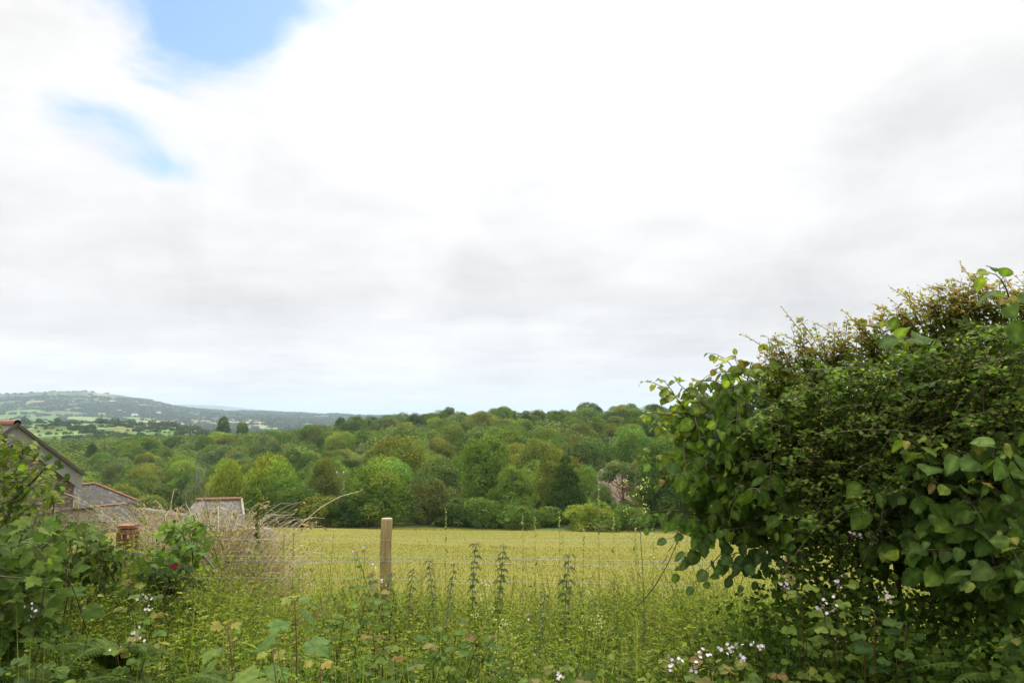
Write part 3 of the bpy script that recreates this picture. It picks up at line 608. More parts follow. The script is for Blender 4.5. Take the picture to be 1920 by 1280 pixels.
# ---------------------------------------------------------------- post and barbed wire fence
M_POST = plain_mat('round_timber', (.21, .145, .058), (.46, .33, .14), 9, .9, .9, (5, 5, .35))
M_ENDG = plain_mat('end_grain', (.38, .28, .15), (.48, .36, .21), 30, .9, .2)
M_WIRE, nt, out = new_mat('galvanised_wire'); p = nd(nt, 'ShaderNodeBsdfPrincipled', Roughness=.5, Metallic=.35); p.inputs['Base Color'].default_value = (.30, .30, .29, 1); nt.links.new(p.outputs[0], out.inputs[0])
M_RUST = plain_mat('rusted_iron', (.11, .045, .025), (.28, .115, .06), 14, .85, .4)
fy = lambda x: 7.0+.02*x
q0 = W(724, 972, 7.); fence = empty('barbed_wire_fence', (q0[0], 7., float(ground(q0[0], 7.))), 'barbed wire fence with a round pale timber post along the field', 'fence')
def fpost(px, ytop, r=.051, lean=0.):
    T = W(px, ytop, 7.); T[1] = fy(T[0])+.06; g = float(ground(T[0], T[1])); z = np.linspace(g-.3, T[2]-.012, 14)
    mb = MB(); P = np.stack([T[0]+lean*(T[2]-z)+.004*np.sin(z*9), T[1]+0*z, z], -1); R = r*(1.02+.02*np.sin(z*6)); R[-1] = r*.99
    P = np.concatenate([P, P[-1:]+[[0, 0, .008]]]); R = np.concatenate([R, [r*.93]]); mb.tubes(P, R, (.5,)*3, 20); o = part(mb, 'post', M_POST, fence)
    mb = MB(); an = np.arange(20)*np.pi/10; e = P[-1]+np.array([0, 0, .003]); mb.add(np.concatenate([[e+[0, 0, .002]], e+.92*r*np.stack([np.cos(an), np.sin(an), 0*an], -1)]), np.array([(0, i+1, (i+1) % 20+1) for i in range(20)])); part(mb, 'post_top', M_ENDG, o)
fpost(724, 972, .0475, -.010); fpost(1490, 985); fpost(1880, 985)
def wire(pts, barb=True):
    k = np.array(pts, float); px = np.linspace(k[0, 0], k[-1, 0], 260); py = np.interp(px, k[:, 0], k[:, 1])
    for _ in range(30): py[1:-1] = (py[:-2]+2*py[1:-1]+py[2:])/4
    P = W(px, py, 7.); P[:, 1] = fy(P[:, 0]); P[:, 2] = P[:, 2]
    mb = MB(); s = np.cumsum(np.r_[0, np.linalg.norm(np.diff(P, axis=0), axis=1)]); S2 = np.arange(0, s[-1], .012); Q = np.stack([np.interp(S2, s, P[:, i]) for i in range(3)], -1)
    for ph in (0, np.pi):
        a = S2*90+ph; mb.tubes(Q+.0014*np.stack([0*a, np.cos(a), np.sin(a)], -1), .0013, (.5,)*3, 4)
    if barb:
        b = Q[4::9]; n = len(b)
        for sgn in (0, 1):
            v = rdir(n)*np.array([.3, 1, 1]); v = unit(v)*.011; mb.tubes(np.stack([b-v, b, b+v], 1), np.tile([.0006, .0014, .0006], (n, 1)), (.5,)*3, 3)
    part(mb, 'wire', M_WIRE, fence)
wire([(232, 1007), (500, 1010), (724, 1011.5), (1274, 1014), (1900, 1018)])
wire([(232, 1038), (500, 1041), (724, 1043), (1000, 1048), (1274, 1053), (1900, 1058)])
wire([(232, 1046), (500, 1049.5), (724, 1051), (1000, 1057), (1274, 1064), (1900, 1070)], False)
wire([(232, 1078), (724, 1084), (1000, 1091), (1274, 1098), (1900, 1106)], False)
# rusty strainer post
T = W(237, 984, 6.9); T[1] = fy(T[0]); g = float(ground(T[0], T[1])); sp_ = empty('rusty_strainer_post', (T[0], T[1], g), 'square rusty orange iron strainer post half hidden in weeds on the left', 'post')
mb = MB(); s = .058
for i in (-1, 1):
    for j in (-1, 1): mb.box((T[0]+i*s*.9, T[1]+j*s*.9, (T[2]+g)/2-.05), (.014, 0, 0), (0, .014, 0), (0, 0, (T[2]-g)/2))
mb.box((T[0]-.02, T[1]+.03, (T[2]+g)/2-.1), (.045, 0, 0), (0, .02, 0), (0, 0, (T[2]-g)/2-.02)); part(mb, 'post', M_RUST, sp_, True)
mb = MB(); mb.box((T[0], T[1], T[2]-.012), (s*1.1, 0, 0), (0, s*1.1, 0), (0, 0, .012)); mb.box((T[0], T[1], T[2]-.055), (s, 0, 0), (0, s, 0), (0, 0, .022)); part(mb, 'cap', M_RUST, sp_, True)
# ---------------------------------------------------------------- verge plants
def veg_h(px, d):
    """height of the weeds above the ground"""
    h = .50+.13*(1-ss(3.3, 4.8, d))+.05*np.sin(px*.012+d*2)+.06*np.sin(px*.031+3*d)
    h = h+.34*(1-ss(330, 560, px))*ss(3.6, 5.2, d)+.16*(1-ss(60, 300, px))
    h = h+.12*ss(1120, 1420, px)*ss(3.5, 5, d)+.12*ss(4.6, 6.2, d)*ss(450, 620, px)
    return h*(1-.3*ss(7.1, 7.7, d))
def spread_pts(n, d0, d1, p0=-120, p1=2040):
    d = np.sqrt(U(d0*d0, d1*d1, n)); px = U(p0, p1, n); x = (px-960)/F*d; return px, d, x
LIGHTG = [(.215, .275, .042), (.175, .24, .038), (.27, .30, .065), (.13, .20, .03), (.25, .255, .07)]
MIDG = [(.095, .15, .024), (.12, .175, .028), (.068, .118, .018), (.15, .18, .036)]
DARKG = [(.045, .08, .014), (.062, .10, .016), (.034, .062, .012)]
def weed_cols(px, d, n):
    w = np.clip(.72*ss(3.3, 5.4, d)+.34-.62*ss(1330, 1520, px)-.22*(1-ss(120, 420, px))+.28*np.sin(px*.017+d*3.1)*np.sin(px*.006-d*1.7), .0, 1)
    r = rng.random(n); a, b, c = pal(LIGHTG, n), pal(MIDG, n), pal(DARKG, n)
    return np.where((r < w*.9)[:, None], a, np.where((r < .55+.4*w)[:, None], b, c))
# fine-leaved scrambling weeds
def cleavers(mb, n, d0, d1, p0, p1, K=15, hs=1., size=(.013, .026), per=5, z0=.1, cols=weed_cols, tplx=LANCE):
    px, d, x = spread_pts(n, d0, d1, p0, p1)
    cl = np.sin(px*.02+d*2.2)*np.sin(px*.0083-d*3+1); k = rng.random(n) < .62+.5*cl; px, d, x = px[k], d[k], x[k]; n = len(px)
    H = veg_h(px, d)*U(.5, 1.18, n)*hs; g = ground(x, d); la = U(0, 6.283, n); ll = U(.08, .85, n)
    t = np.linspace(z0, 1, K)[None]; lx, ly = (np.cos(la)*ll)[:, None], (np.sin(la)*ll)[:, None]
    P = np.stack([x[:, None]+lx*H[:, None]*t**1.6+.02*np.sin(t*9+la[:, None]), d[:, None]+ly*H[:, None]*t**1.6, g[:, None]+H[:, None]*(t-.22*ll[:, None]*t**3)], -1)
    sc = cols(px, d, n); mb.tubes(P, np.linspace(.0022, .0009, K)[None], sc*.8, 3)
    Q = np.repeat(P.reshape(-1, 3), per, 0); m = len(Q); a = U(0, 6.283, m); dr = np.stack([np.cos(a), np.sin(a), U(-.1, .7, m)], -1)
    s = U(*size, m)*np.repeat(np.tile(1.15-.5*t[0], n), per)
    mb.scatter(tplx, Q, dr, np.array([0, 0, 1.])+.5*rng.normal(size=(m, 3)), s, np.repeat(np.repeat(sc, K, 0), per, 0)*U(.75, 1.3, (m, 1)), U(1.2, 2.2, m))
mb = MB(); cleavers(mb, 6000, 2.95, 7.3, -140, 1420, size=(.018, .036)); cleavers(mb, 1500, 5.2, 7.4, 420, 1330, hs=1.12, size=(.014, .026))
cleavers(mb, 3600, 3.6, 7.3, -140, 1430, K=13, hs=1.18, size=(.012, .024), per=4, z0=.35, cols=lambda p, d, n: pal(LIGHTG[:3]+[(.28, .29, .10)], n))
cleavers(mb, 3200, 2.9, 6.9, -140, 1460, K=12, per=3, hs=.95, size=(.018, .036), tplx=OVATE)
cleavers(mb, 1900, 2.9, 4.6, 1300, 2050, hs=1., size=(.016, .032)); cleavers(mb, 900, 2.9, 4.3, 1250, 2050, K=10, per=3, size=(.016, .032), tplx=OVATE); cleavers(mb, 900, 3.6, 6.6, -140, 420, hs=1.1, size=(.02, .04))
tag(mb.build('scrambling_weeds', M_WEED), kind='stuff')
# broad low leaves under and between
mb = MB(); n = 36000; px, d, x = spread_pts(n, 2.75, 6.8); t = rng.random(n)**.8; z = ground(x, d)+veg_h(px, d)*(.08+.86*t)
P = np.stack([x, d, z], -1); a = U(0, 6.283, n); dr = np.stack([np.cos(a), np.sin(a)-.3, U(-.5, .35, n)], -1)
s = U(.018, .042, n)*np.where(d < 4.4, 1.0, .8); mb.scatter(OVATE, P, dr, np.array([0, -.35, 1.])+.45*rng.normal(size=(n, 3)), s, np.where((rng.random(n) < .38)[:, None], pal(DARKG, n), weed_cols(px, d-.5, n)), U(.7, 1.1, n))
tag(mb.build('low_undergrowth', M_LEAF), kind='stuff')
# verge grass and its seed heads
mb = MB(); n = 11000; px, d, x = spread_pts(n, 3.0, 7.6); H = veg_h(px, d)*U(.55, 1.25, n); a = U(0, 6.283, n); P = np.stack([x, d, ground(x, d)], -1); l = U(.1, 1.3, n)
dr = np.stack([np.cos(a)*l, np.sin(a)*l, np.ones(n)], -1); GC = pal([(.19, .27, .05), (.25, .29, .07), (.14, .22, .035), (.33, .31, .12)], n)
mb.scatter(BLADE, P, dr, np.stack([np.cos(a), np.sin(a), .2+0*a], -1), H, GC, U(.003, .007, n)/H)
n = 420; px, d, x = spread_pts(n, 4.2, 7.4, -100, 1350); g = ground(x, d); H = veg_h(px, d)*U(1.0, 1.5, n); t = np.linspace(0, 1, 7)[None]; a = U(0, 6.283, n)[:, None]; l = U(.05, .28, n)[:, None]
P = np.stack([x[:, None]+np.cos(a)*l*H[:, None]*t**2, d[:, None]+np.sin(a)*l*H[:, None]*t**2, g[:, None]+H[:, None]*t], -1); c = pal([(.28, .27, .10), (.34, .29, .14), (.20, .23, .07), (.27, .18, .11)], n)
mb.tubes(P, np.linspace(.0014, .0007, 7)[None], c, 3)
k = 16; Q = np.repeat(P[:, -2], k, 0)+np.repeat(P[:, -1]-P[:, -2], k, 0)*U(0, 1.15, (n*k, 1)); dr = unit(np.repeat(P[:, -1]-P[:, -2], k, 0))+.5*rng.normal(size=(n*k, 3)); mb.scatter(LANCE, Q, dr, rdir(n*k), U(.008, .018, n*k), np.repeat(c, k, 0), 1.6)
tag(mb.build('verge_grass', M_WEED), kind='stuff')
# pasture grass beyond the fence: fine blades near, tufts further off
mb = MB(); n = 60000; d = U(7.2**.5, 34**.5, n)**2; px = U(330, 2000, n); x = (px-960)/F*d; a = U(0, 6.283, n); l = U(.1, .7, n)
tone = np.sin(x*.8+d*.5)*np.sin(d*.37-x*.21)+np.sin(x*.19+d*.11+2)
GC = pal([(.155, .152, .021), (.18, .166, .027), (.138, .146, .018), (.20, .175, .038)], n)*(1+.09*tone[:, None]); P = np.stack([x, d, ground(x, d)-.01], -1); H = U(.02, .065, n)
mb.scatter(TRI, P, np.stack([np.cos(a)*l, np.sin(a)*l, np.ones(n)], -1), np.stack([np.cos(a), np.sin(a), .3+0*a], -1), H, GC, U(.007, .013, n)*(1+d*.06)/H)
n = 36000; d = U(30, 107, n); px = U(330, 1900, n); x = (px-960)/F*d; a = U(0, 6.283, n); rd = ss(95, 103, d+6*np.sin(x*.3))[:, None]
GC = pal([(.150, .146, .021), (.172, .158, .028), (.136, .14, .018)], n)*(1-rd)+pal([(.19, .125, .04), (.22, .15, .055), (.17, .13, .03)], n)*rd; H = U(.03, .07, n)*(1+2.5*rd[:, 0])
mb.scatter(TRI, np.stack([x, d, ground(x, d)-.02], -1), np.stack([np.cos(a)*.4, np.sin(a)*.4, np.ones(n)], -1), rdir(n), H, GC, U(.5, 1.2, n))
tag(mb.build('pasture_grass', M_WEED), kind='stuff')

UP = np.array([0, 0, 1.]); CAMDIR = np.array([0, -1., 0])
def curve_pts(a, b, sag, m):
    t = np.linspace(0, 1, m)[:, None]; return a+(b-a)*t+sag*(4*t*(1-t))
def shoots(mbL, mbT, base, tip, nl, tpls, size, cols, young=None, ny=2, sag=.05, twig=(.0035, .001), tcol=(.09, .07, .035), droop=.35, t0=.15, side=.8, face=.5, wid=1., pairs=False, jn=.35, petiole=.3, stems=None):
    """leafy shoots from base[i] to tip[i]; leaves alternate along each"""
    n = len(base); m = nl
    up = np.zeros((n, 3)); up[:, 2] = sag; up = up+rng.normal(0, abs(sag)*.5+.004, (n, 3))
    t = np.linspace(0, 1, 7)[None, :, None]; C = base[:, None]+(tip-base)[:, None]*t+up[:, None]*4*t*(1-t)
    if mbT is not None: mbT.tubes(C, np.linspace(twig[0], twig[1], 7)[None], np.array(tcol)*U(.7, 1.4, (n, 1)), 4)
    tl = np.linspace(t0, 1, m)[None, :, None]; Q = base[:, None]+(tip-base)[:, None]*tl+up[:, None]*4*tl*(1-tl); T = unit((tip-base)[:, None]+up[:, None]*4*(1-2*tl))
    S_ = unit(np.cross(T, UP+.001)); alt = np.where(np.arange(m) % 2, 1., -1.)[None, :, None]*np.ones((n, 1, 1))
    ph = U(-.6, .6, (n, m, 1)); D = T*(.35+.5*(tl > .97))+S_*alt*side*(1-.6*(tl > .97))+np.array([0, 0, -droop])+ph*np.cross(T, S_)*.8+.25*rng.normal(size=(n, m, 3)); D = unit(D)
    N = UP*.8+CAMDIR*face+jn*rng.normal(size=(n, m, 3))
    sz = U(size[0], size[1], (n, m))*(1.05-.35*tl[..., 0]**3)
    col = pal(cols, n*m).reshape(n, m, 3)
    col = col*U(.68, 1.34, (n, 1, 1))
    if young is not None: col[:, -ny:] = pal(young, n*ny).reshape(n, ny, 3); sz[:, -ny:] *= .75
    Q, D, N, sz, col = [q.reshape(n*m, -1) for q in (Q, D, N, sz, col)]; sz = sz[:, 0]
    if petiole and mbT is not None: mbT.tubes(np.stack([Q, Q+D*sz[:, None]*petiole*.5+UP*.1*sz[:, None], Q+D*sz[:, None]*petiole], 1), np.full((n*m, 3), twig[1]*.9), np.array(tcol)*1.5, 3)
    Q = Q+D*sz[:, None]*petiole; k = rng.integers(0, len(tpls), n*m)
    for i, tp in enumerate(tpls): s = k == i; mbL.scatter(tp, Q[s], D[s], N[s], sz[s], col[s], U(.85, 1.1, s.sum())*wid)
def inpoly(px, py, poly):
    p = np.array(poly, float); q = np.roll(p, -1, 0); c = np.zeros(len(px), bool)
    for (x0, y0), (x1, y1) in zip(p, q):
        if y0 != y1: c ^= ((y0 > py) != (y1 > py)) & (px < (x1-x0)*(py-y0)/(y1-y0)+x0)
    return c
def poly_pts(poly, n):
    p = np.array(poly, float); lo, hi = p.min(0), p.max(0); X = np.zeros((0, 2))
    while len(X) < n:
        q = U(0, 1, (n*3, 2))*(hi-lo)+lo; X = np.concatenate([X, q[inpoly(q[:, 0], q[:, 1], poly)]])
    return X[:n]
def fern(px, py, d, n, L, label, az0=0., spread=3.1):
    b = W(px, py, d); r = empty('fern', b, label, 'fern')
    for i in range(n):
        a = az0+(i-(n-1)/2)/max(n-1, 1)*spread+U(-.2, .2); l = L*U(.8, 1.1); t = np.linspace(0, 1, 30)[:, None]; h = np.array([math.sin(a), -math.cos(a)*.8, 0])
        C = b+h*l*(.25*t+.62*t**2)+UP*l*(.95*t-.62*t**2.4); T = unit(np.gradient(C, axis=0)); Sd = unit(np.cross(T, UP)); Nn = np.cross(Sd, T)
        mb = MB(); mb.tubes(C, np.linspace(.004, .001, 30), (.13, .16, .04), 4)
        c0 = pal([(.065, .11, .022), (.09, .14, .028), (.12, .175, .035)], 1)[0]
        for s in (-1, 1):
            pl = l*.26*np.sin(np.pi*np.clip(t[4:]*1.02, 0, 1)**.75)*(1-.25*t[4:])+.008; bp = C[4:]; D = unit(Sd[4:]*s+T[4:]*.45-Nn[4:]*.12); k = 11; q = np.linspace(.05, .97, k)
            pb = bp[:, None]+D[:, None]*pl[:, None]*q[None, :, None]-UP*(pl[:, None]*q[None, :, None]**2*.18); dd = np.repeat(D, k, 0)
            for s2 in (-1, 1):
                cr = np.cross(D, Nn[4:]); D2 = unit(np.repeat(cr*s2, k, 0)+dd*.6); sz = (np.repeat(pl[:, 0], k)*.24*(1.05-np.tile(q, len(bp))*.85))
                mb.scatter(KITE, pb.reshape(-1, 3), D2, np.repeat(Nn[4:], k, 0)+.15*rng.normal(size=(len(dd), 3)), sz, c0*U(.8, 1.25, (len(dd), 1)), 1.0)
            mb.tubes(np.stack([bp, bp+D*pl*.5, bp+D*pl*.95-UP*pl*.17], 1), np.full((len(bp), 3), .0008), (.12, .16, .04), 3)
        part(mb, 'frond', M_LEAF, r)
fern(300, 1350, 3.2, 7, .46, 'large fern with dark fanned fronds between the shrub and sycamore sapling', .2, 3.6)
fern(225, 1275, 3.4, 6, .40, 'arching fern with paler frond tips beside the dark left shrub', -.4, 3.4)
fern(110, 1320, 3.35, 5, .40, 'fern growing under the left shrub near the frame corner', -.3, 3.0)
fern(1915, 1340, 2.8, 6, .40, 'fern in the shade below the hedge at the right corner', -.3, 3.0)

def nettle(px, ytop, ybot, d, label, leafy=.5):
    T = W(px, ytop, d); B = np.array([T[0]+U(-.14, .14)-.03, d, float(ground(T[0], d))]); r = empty('nettle', B, label, 'nettle', 'nettles standing in front of the fence')
    C = curve_pts(B, T, np.array([U(-.05, .05), 0, 0]), 30); mb = MB(); mb.tubes(C, np.linspace(.0042, .0016, 30), (.11, .12, .05), 5); part(mb, 'stem', M_TWIG, r)
    mb = MB(); H = T[2]-B[2]; k = int(H/.048); tt = np.linspace(.22, .985, k); P = np.stack([np.interp(tt, np.linspace(0, 1, 30), C[:, i]) for i in range(3)], -1)
    for i in range(k):
        for s in (0, math.pi):
            a = i*1.57+s+U(-.6, .6); D = np.array([math.cos(a), math.sin(a), -.25-.3*(1-tt[i])]); q = (.022+.040*math.sin(math.pi*min(1, 1.25-tt[i]))**1.2)*U(.8, 1.15)*leafy*1.05
            mb.scatter(NETTLE, P[i:i+1]+D*.012, D[None], np.array([[0, -.3, 1.]]), q, pal([(.065, .10, .028), (.09, .13, .034), (.05, .08, .025)], 1), U(.9, 1.2))
    part(mb, 'leaves', M_LEAF, r); mb = MB()
    for i in range(int(k*.45), k):
        for s in range(6):
            a = U(0, 6.28); D = np.array([math.cos(a), math.sin(a), -.5]); L = U(.02, .045); q = P[i]+D*np.linspace(0, L, 5)[:, None]+UP*(-.4*L*np.linspace(0, 1, 5)[:, None]**2)
            mb.tubes(q, np.array([.0016, .0026, .0026, .0022, .001]), pal([(.14, .15, .07), (.19, .18, .10)], 1)[0], 3)
    part(mb, 'catkins', M_TWIG, r)
for a in [(776, 1062, 1150, 5.6, 'slender dark nettle first to the right of the wooden fence post', .5), (803, 1045, 1165, 5.5, 'tall nettle with narrow leaves second to the right of the post', .55),
          (853, 1052, 1170, 5.3, 'bare looking dark nettle stalk left of the bushy topped pair', .4), (893, 1014, 1110, 5.8, 'nettle with wide drooping leaves, tallest of the pair near the middle', .85), (944, 1018, 1110, 5.8, 'bushy topped nettle in the middle of the verge', .95),
          (1068, 1035, 1140, 5.6, 'nettle with dark purplish tip and large hanging leaves', .9), (1022, 1110, 1200, 5.0, 'short nettle lower down in the weeds right of the middle', .5), (735, 1070, 1160, 5.9, 'small nettle touching the right foot of the fence post', .5)]:
    nettle(*a)
# tall thin stalks with seed heads
def stalk(px, ytop, d, label, lean=0., col=(.27, .27, .12), head=(.32, .34, .16), n=26, hl=.16, name='seed_stalk', cat='weed stalk', ls=.012):
    T = W(px, ytop, d); B = np.array([T[0]-lean, d, float(ground(T[0], d))]); r = empty(name, B, label, cat, 'tall seeding stalks in the verge')
    C = curve_pts(B, T, np.array([lean*.15, 0, .02]), 16); mb = MB(); mb.tubes(C, np.linspace(.0028, .001, 16), col, 4); part(mb, 'stem', M_TWIG, r)
    mb = MB(); t = rng.random(n)**.8; P = T+(unit(C[-3]-T))*(t*hl)[:, None]; mb.scatter(KITE, P, rdir(n)+UP*.7, rdir(n), U(.7, 1.5, n)*ls, np.array(head)*U(.7, 1.3, (n, 1)), 1.3)
    P = np.stack([np.interp(np.linspace(.3, .9, 16), np.linspace(0, 1, 16), C[:, i]) for i in range(3)], -1); mb.scatter(OVATE, P, rdir(16)+UP*.2, UP+.3*rdir(16), U(.02, .05, 16), pal(MIDG, 16), .5); part(mb, 'foliage', M_WEED, r)
for a in [(626, 992, 5.6, 'reddish leaning stalk with pale tip, well left of the fence post', .12, (.20, .13, .07), (.45, .42, .36), 10, .05), (836, 953, 6.6, 'tall pale green spike against the dark tree row, first right of post'),
          (980, 966, 6.6, 'short pale spike against the bushes near the middle'), (1003, 968, 6.7, 'pale spike just right of the short spike near the middle'), (1049, 960, 6.6, 'pale spike under the dark conifer'),
          (1122, 905, 5.8, 'tall curled green spike before the yellow green bush'), (1150, 960, 6.2, 'slim spike right of the curled spike'), (551, 985, 7.8, 'dark double topped spike left edge of the yellow field', 0, (.10, .13, .04), (.10, .14, .05), 40, .3),
          (533, 980, 7.8, 'dark narrow spike at the left edge of the yellow field', 0, (.10, .13, .04), (.10, .14, .05), 40, .3), (1095, 990, 5.9, 'thin airy stalk left of the slim spike', .05), (1190, 990, 5.4, 'thin leaning stalk beside the bare bramble cane', -.08), (1225, 1000, 5.5, 'upright stalk behind the bare bramble cane', .02)]:
    stalk(*a)
stalk(485, 916, 8.4, 'tall leafy green spike standing right of the dry cane heap', 0, (.11, .15, .04), (.12, .17, .045), 240, .62, 'leafy_spike', 'weed', .034)
# hedge parsley with pale open seed heads by the hazel
def umbel(px, ytop, d, label, hw=.13):
    T = W(px, ytop, d); B = np.array([T[0]+.03, d, float(ground(T[0], d))]); r = empty('flowering_weed', B, label, 'weed'); C = curve_pts(B, T, np.array([.03, 0, 0]), 14); mb = MB(); fl = MB(); mb.tubes(C, np.linspace(.004, .0015, 14), (.14, .17, .06), 4)
    for i in range(14):
        t = U(.55, .98); p = B+(T-B)*t; a = U(0, 6.28); q = p+np.array([math.cos(a), math.sin(a)*.7, U(.3, .9)])*hw*U(.5, 1)*(1.25-t); mb.tubes(curve_pts(p, q, np.array([0, 0, .01]), 5), .0011, (.16, .19, .07), 3)
        k = 9; e = q+rng.normal(0, .014, (k, 3)); fl.scatter(KITE, e, rdir(k)+UP, rdir(k), U(.006, .013, k), pal([(.55, .58, .36), (.38, .44, .2), (.66, .66, .5)], k), 1.5)
    part(mb, 'stem', M_TWIG, r); part(fl, 'blossom', M_WEED, r)
umbel(1190, 893, 5.0, 'tall weed with pale creamy seed heads left of the hazel', .22); umbel(945, 1160, 4.2, 'small white flowered weed low in the verge, middle', .16); umbel(905, 1085, 5.2, 'white flowered weed under the wide leaved nettle', .14); umbel(1110, 1105, 5.2, 'pale flowered weed between nettles and hazel', .14)

# sycamore saplings
YS = [(.26, .27, .06), (.30, .23, .06), (.20, .27, .06)]
def sapling(px, ytop, d, label, levels=4, size=.095, cols=((.14, .215, .045), (.11, .185, .036), (.17, .24, .055)), name='sycamore_sapling', young=YS, red=0):
    T = W(px, ytop, d); B = np.array([T[0]+U(-.04, .04), d+.05, float(ground(T[0], d))]); r = empty(name, B, label, 'sapling'); C = curve_pts(B, T, np.array([.015, 0, 0]), 12); mb = MB(); mb.tubes(C, np.linspace(.006, .002, 12), (.16, .07, .04), 5); lf = MB()
    for i in range(levels):
        t = 1-.80*i/levels; p = B+(T-B)*t; s = size*(.42+.62*min(1, i/1.6))
        for k in range(2 if i else 3):
            a = i*1.57+k*(math.pi if i else 2.1)+U(-.3, .3)-.4; D = np.array([math.cos(a), math.sin(a)-.25, .18-.06*i]); e = p+D*s*.75+UP*.02; mb.tubes(curve_pts(p, e, UP*.01, 5), .0014, (.22, .10, .05), 3)
            c = pal(young if i == 0 else cols, 1)
            lf.scatter(SYC, e[None], unit(D)[None]+np.array([[0, 0, -.45]]), np.array([[0, -.5, 1.]])+.2*rng.normal(size=(1, 3)), s, c, U(.9, 1.1))
    for k in range(red):
        p = B+(T-B)*.45; lf.scatter(SYC, p[None]+np.array([[.05, -.08, .0]]), np.array([[.5, -.6, -.4]]), np.array([[0, -1, .5]]), size*.7, np.array([[.36, .03, .03]]))
    part(mb, 'stem', M_TWIG, r); part(lf, 'leaves', M_LEAF, r)
sapling(428, 1178, 3.35, 'young sycamore with orange tinted top leaf in the lower left verge', 7, .098); sapling(553, 1130, 3.5, 'taller young sycamore with blue green leaves and reddish stem', 8, .10, ((.135, .22, .06), (.11, .19, .05)), young=[(.18, .27, .07), (.24, .28, .07)])
sapling(512, 1232, 3.2, 'small young sycamore with yellow top leaves at the bottom edge', 6, .095); sapling(600, 1250, 3.2, 'dark leaved young sycamore in the bottom weeds', 5, .09, ((.09, .15, .035), (.12, .19, .045)))
# shrub at the left edge and the leafy branches in front of the barn
def shrub(name, label, poly, df, nsh, nl, tpls, size, cols, cat='shrub', young=None, ny=2, root=None, depth=.35, back=(.1, .3, -.2), fill=0, fcol=DARKG, stems=(), lump=0., **k):
    p0 = np.mean(np.array(poly), 0); dm = float(df(p0[0])); r0 = W(*(root or (p0[0], max(q[1] for q in poly))), dm+.25); r0[2] = float(ground(r0[0], r0[1])); r = empty(name, r0, label, cat)
    X = poly_pts(poly, nsh); d = df(X[:, 0])+depth*rng.random(nsh)**1.6+lump*np.sin(X[:, 0]*.047+X[:, 1]*.021)*np.sin(X[:, 1]*.058-X[:, 0]*.016+1)+.6*lump*np.sin(X[:, 0]*.11+2)*np.sin(X[:, 1]*.10); tip = W(X[:, 0], X[:, 1], d); bv = np.array(back)*U(.6, 1.3, (nsh, 1))+rng.normal(0, .09, (nsh, 3)); base = tip+bv
    L_, T_ = MB(), MB(); shoots(L_, T_, base, tip, nl, tpls, size, cols, young, ny, **k)
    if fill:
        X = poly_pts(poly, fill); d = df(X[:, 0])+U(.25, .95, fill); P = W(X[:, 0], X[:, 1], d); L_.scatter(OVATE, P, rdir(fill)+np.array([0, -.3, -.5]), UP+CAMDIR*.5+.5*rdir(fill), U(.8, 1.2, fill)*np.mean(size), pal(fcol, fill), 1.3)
    for (a, b, c, d_, e, f_) in stems:
        A_, B_ = W(a, b, c), W(d_, e, f_); T_.tubes(curve_pts(A_, B_, np.array([U(-.05, .05), 0, U(-.02, .05)]), 12), np.linspace(.014, .004, 12), (.11, .085, .055), 6)
    part(T_, 'stems', M_TWIG, r); part(L_, 'leaves', M_LEAF, r); return r
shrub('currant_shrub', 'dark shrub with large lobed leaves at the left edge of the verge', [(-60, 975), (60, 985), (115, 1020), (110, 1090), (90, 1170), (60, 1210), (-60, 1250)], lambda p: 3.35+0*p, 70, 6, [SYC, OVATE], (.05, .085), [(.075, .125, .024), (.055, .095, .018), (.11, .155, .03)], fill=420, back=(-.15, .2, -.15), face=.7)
shrub('green_shrub', 'mid green leafy bush behind the dark left shrub, in front of the barn', [(20, 970), (100, 962), (160, 985), (215, 1010), (250, 1035), (220, 1075), (120, 1080), (40, 1050)], lambda p: 4.6+0*p, 55, 7, [OVATE, SYC], (.04, .07), [(.10, .15, .032), (.13, .18, .042), (.08, .125, .028)], fill=160, back=(.0, .25, -.25))
shrub('leafy_branches', 'overhanging leafy branches crossing the barn wall at the left edge', [(-40, 815), (20, 825), (75, 835), (128, 850), (132, 885), (110, 920), (90, 955), (40, 985), (-40, 990)], lambda p: 4.3+0*p, 64, 7, [SYC, OVATE], (.03, .06), [(.12, .18, .03), (.16, .22, .04), (.06, .10, .02)], cat='branch', young=[(.22, .26, .05)], fill=110, back=(-.25, .12, -.1), stems=[(-60, 1010, 4.5, 40, 935, 4.45), (-40, 985, 4.5, 90, 870, 4.4)])

shrub('maple_sapling', 'bright green maple sapling standing above the weeds left of the field', [(300, 1010), (335, 965), (375, 985), (385, 1020), (350, 1045), (300, 1050), (280, 1030)], lambda p: 5.0+0*p, 26, 6, [SYC], (.036, .058), [(.13, .21, .04), (.16, .235, .048), (.09, .155, .03)], cat='sapling', back=(.0, .12, -.22), depth=.2, fill=20)
mp_ = shrub('maple_sapling', 'dark maple sapling with one red leaf below the bright green one', [(285, 1035), (335, 1030), (335, 1070), (310, 1105), (275, 1110), (262, 1080)], lambda p: 4.85+0*p, 24, 6, [SYC], (.036, .058), [(.05, .10, .022), (.075, .135, .03)], cat='sapling', back=(.02, .12, -.2), depth=.2, fill=60)
mb = MB(); mb.scatter(SYC, W(325, 1056, 4.75)[None], np.array([[.4, -.3, -.6]]), np.array([[0, -.6, .9]]), .042, np.array([[.12, .022, .025]])); o = part(mb, 'red_leaf', M_LEAF, mp_); o['label'] = 'single red lobed leaf'
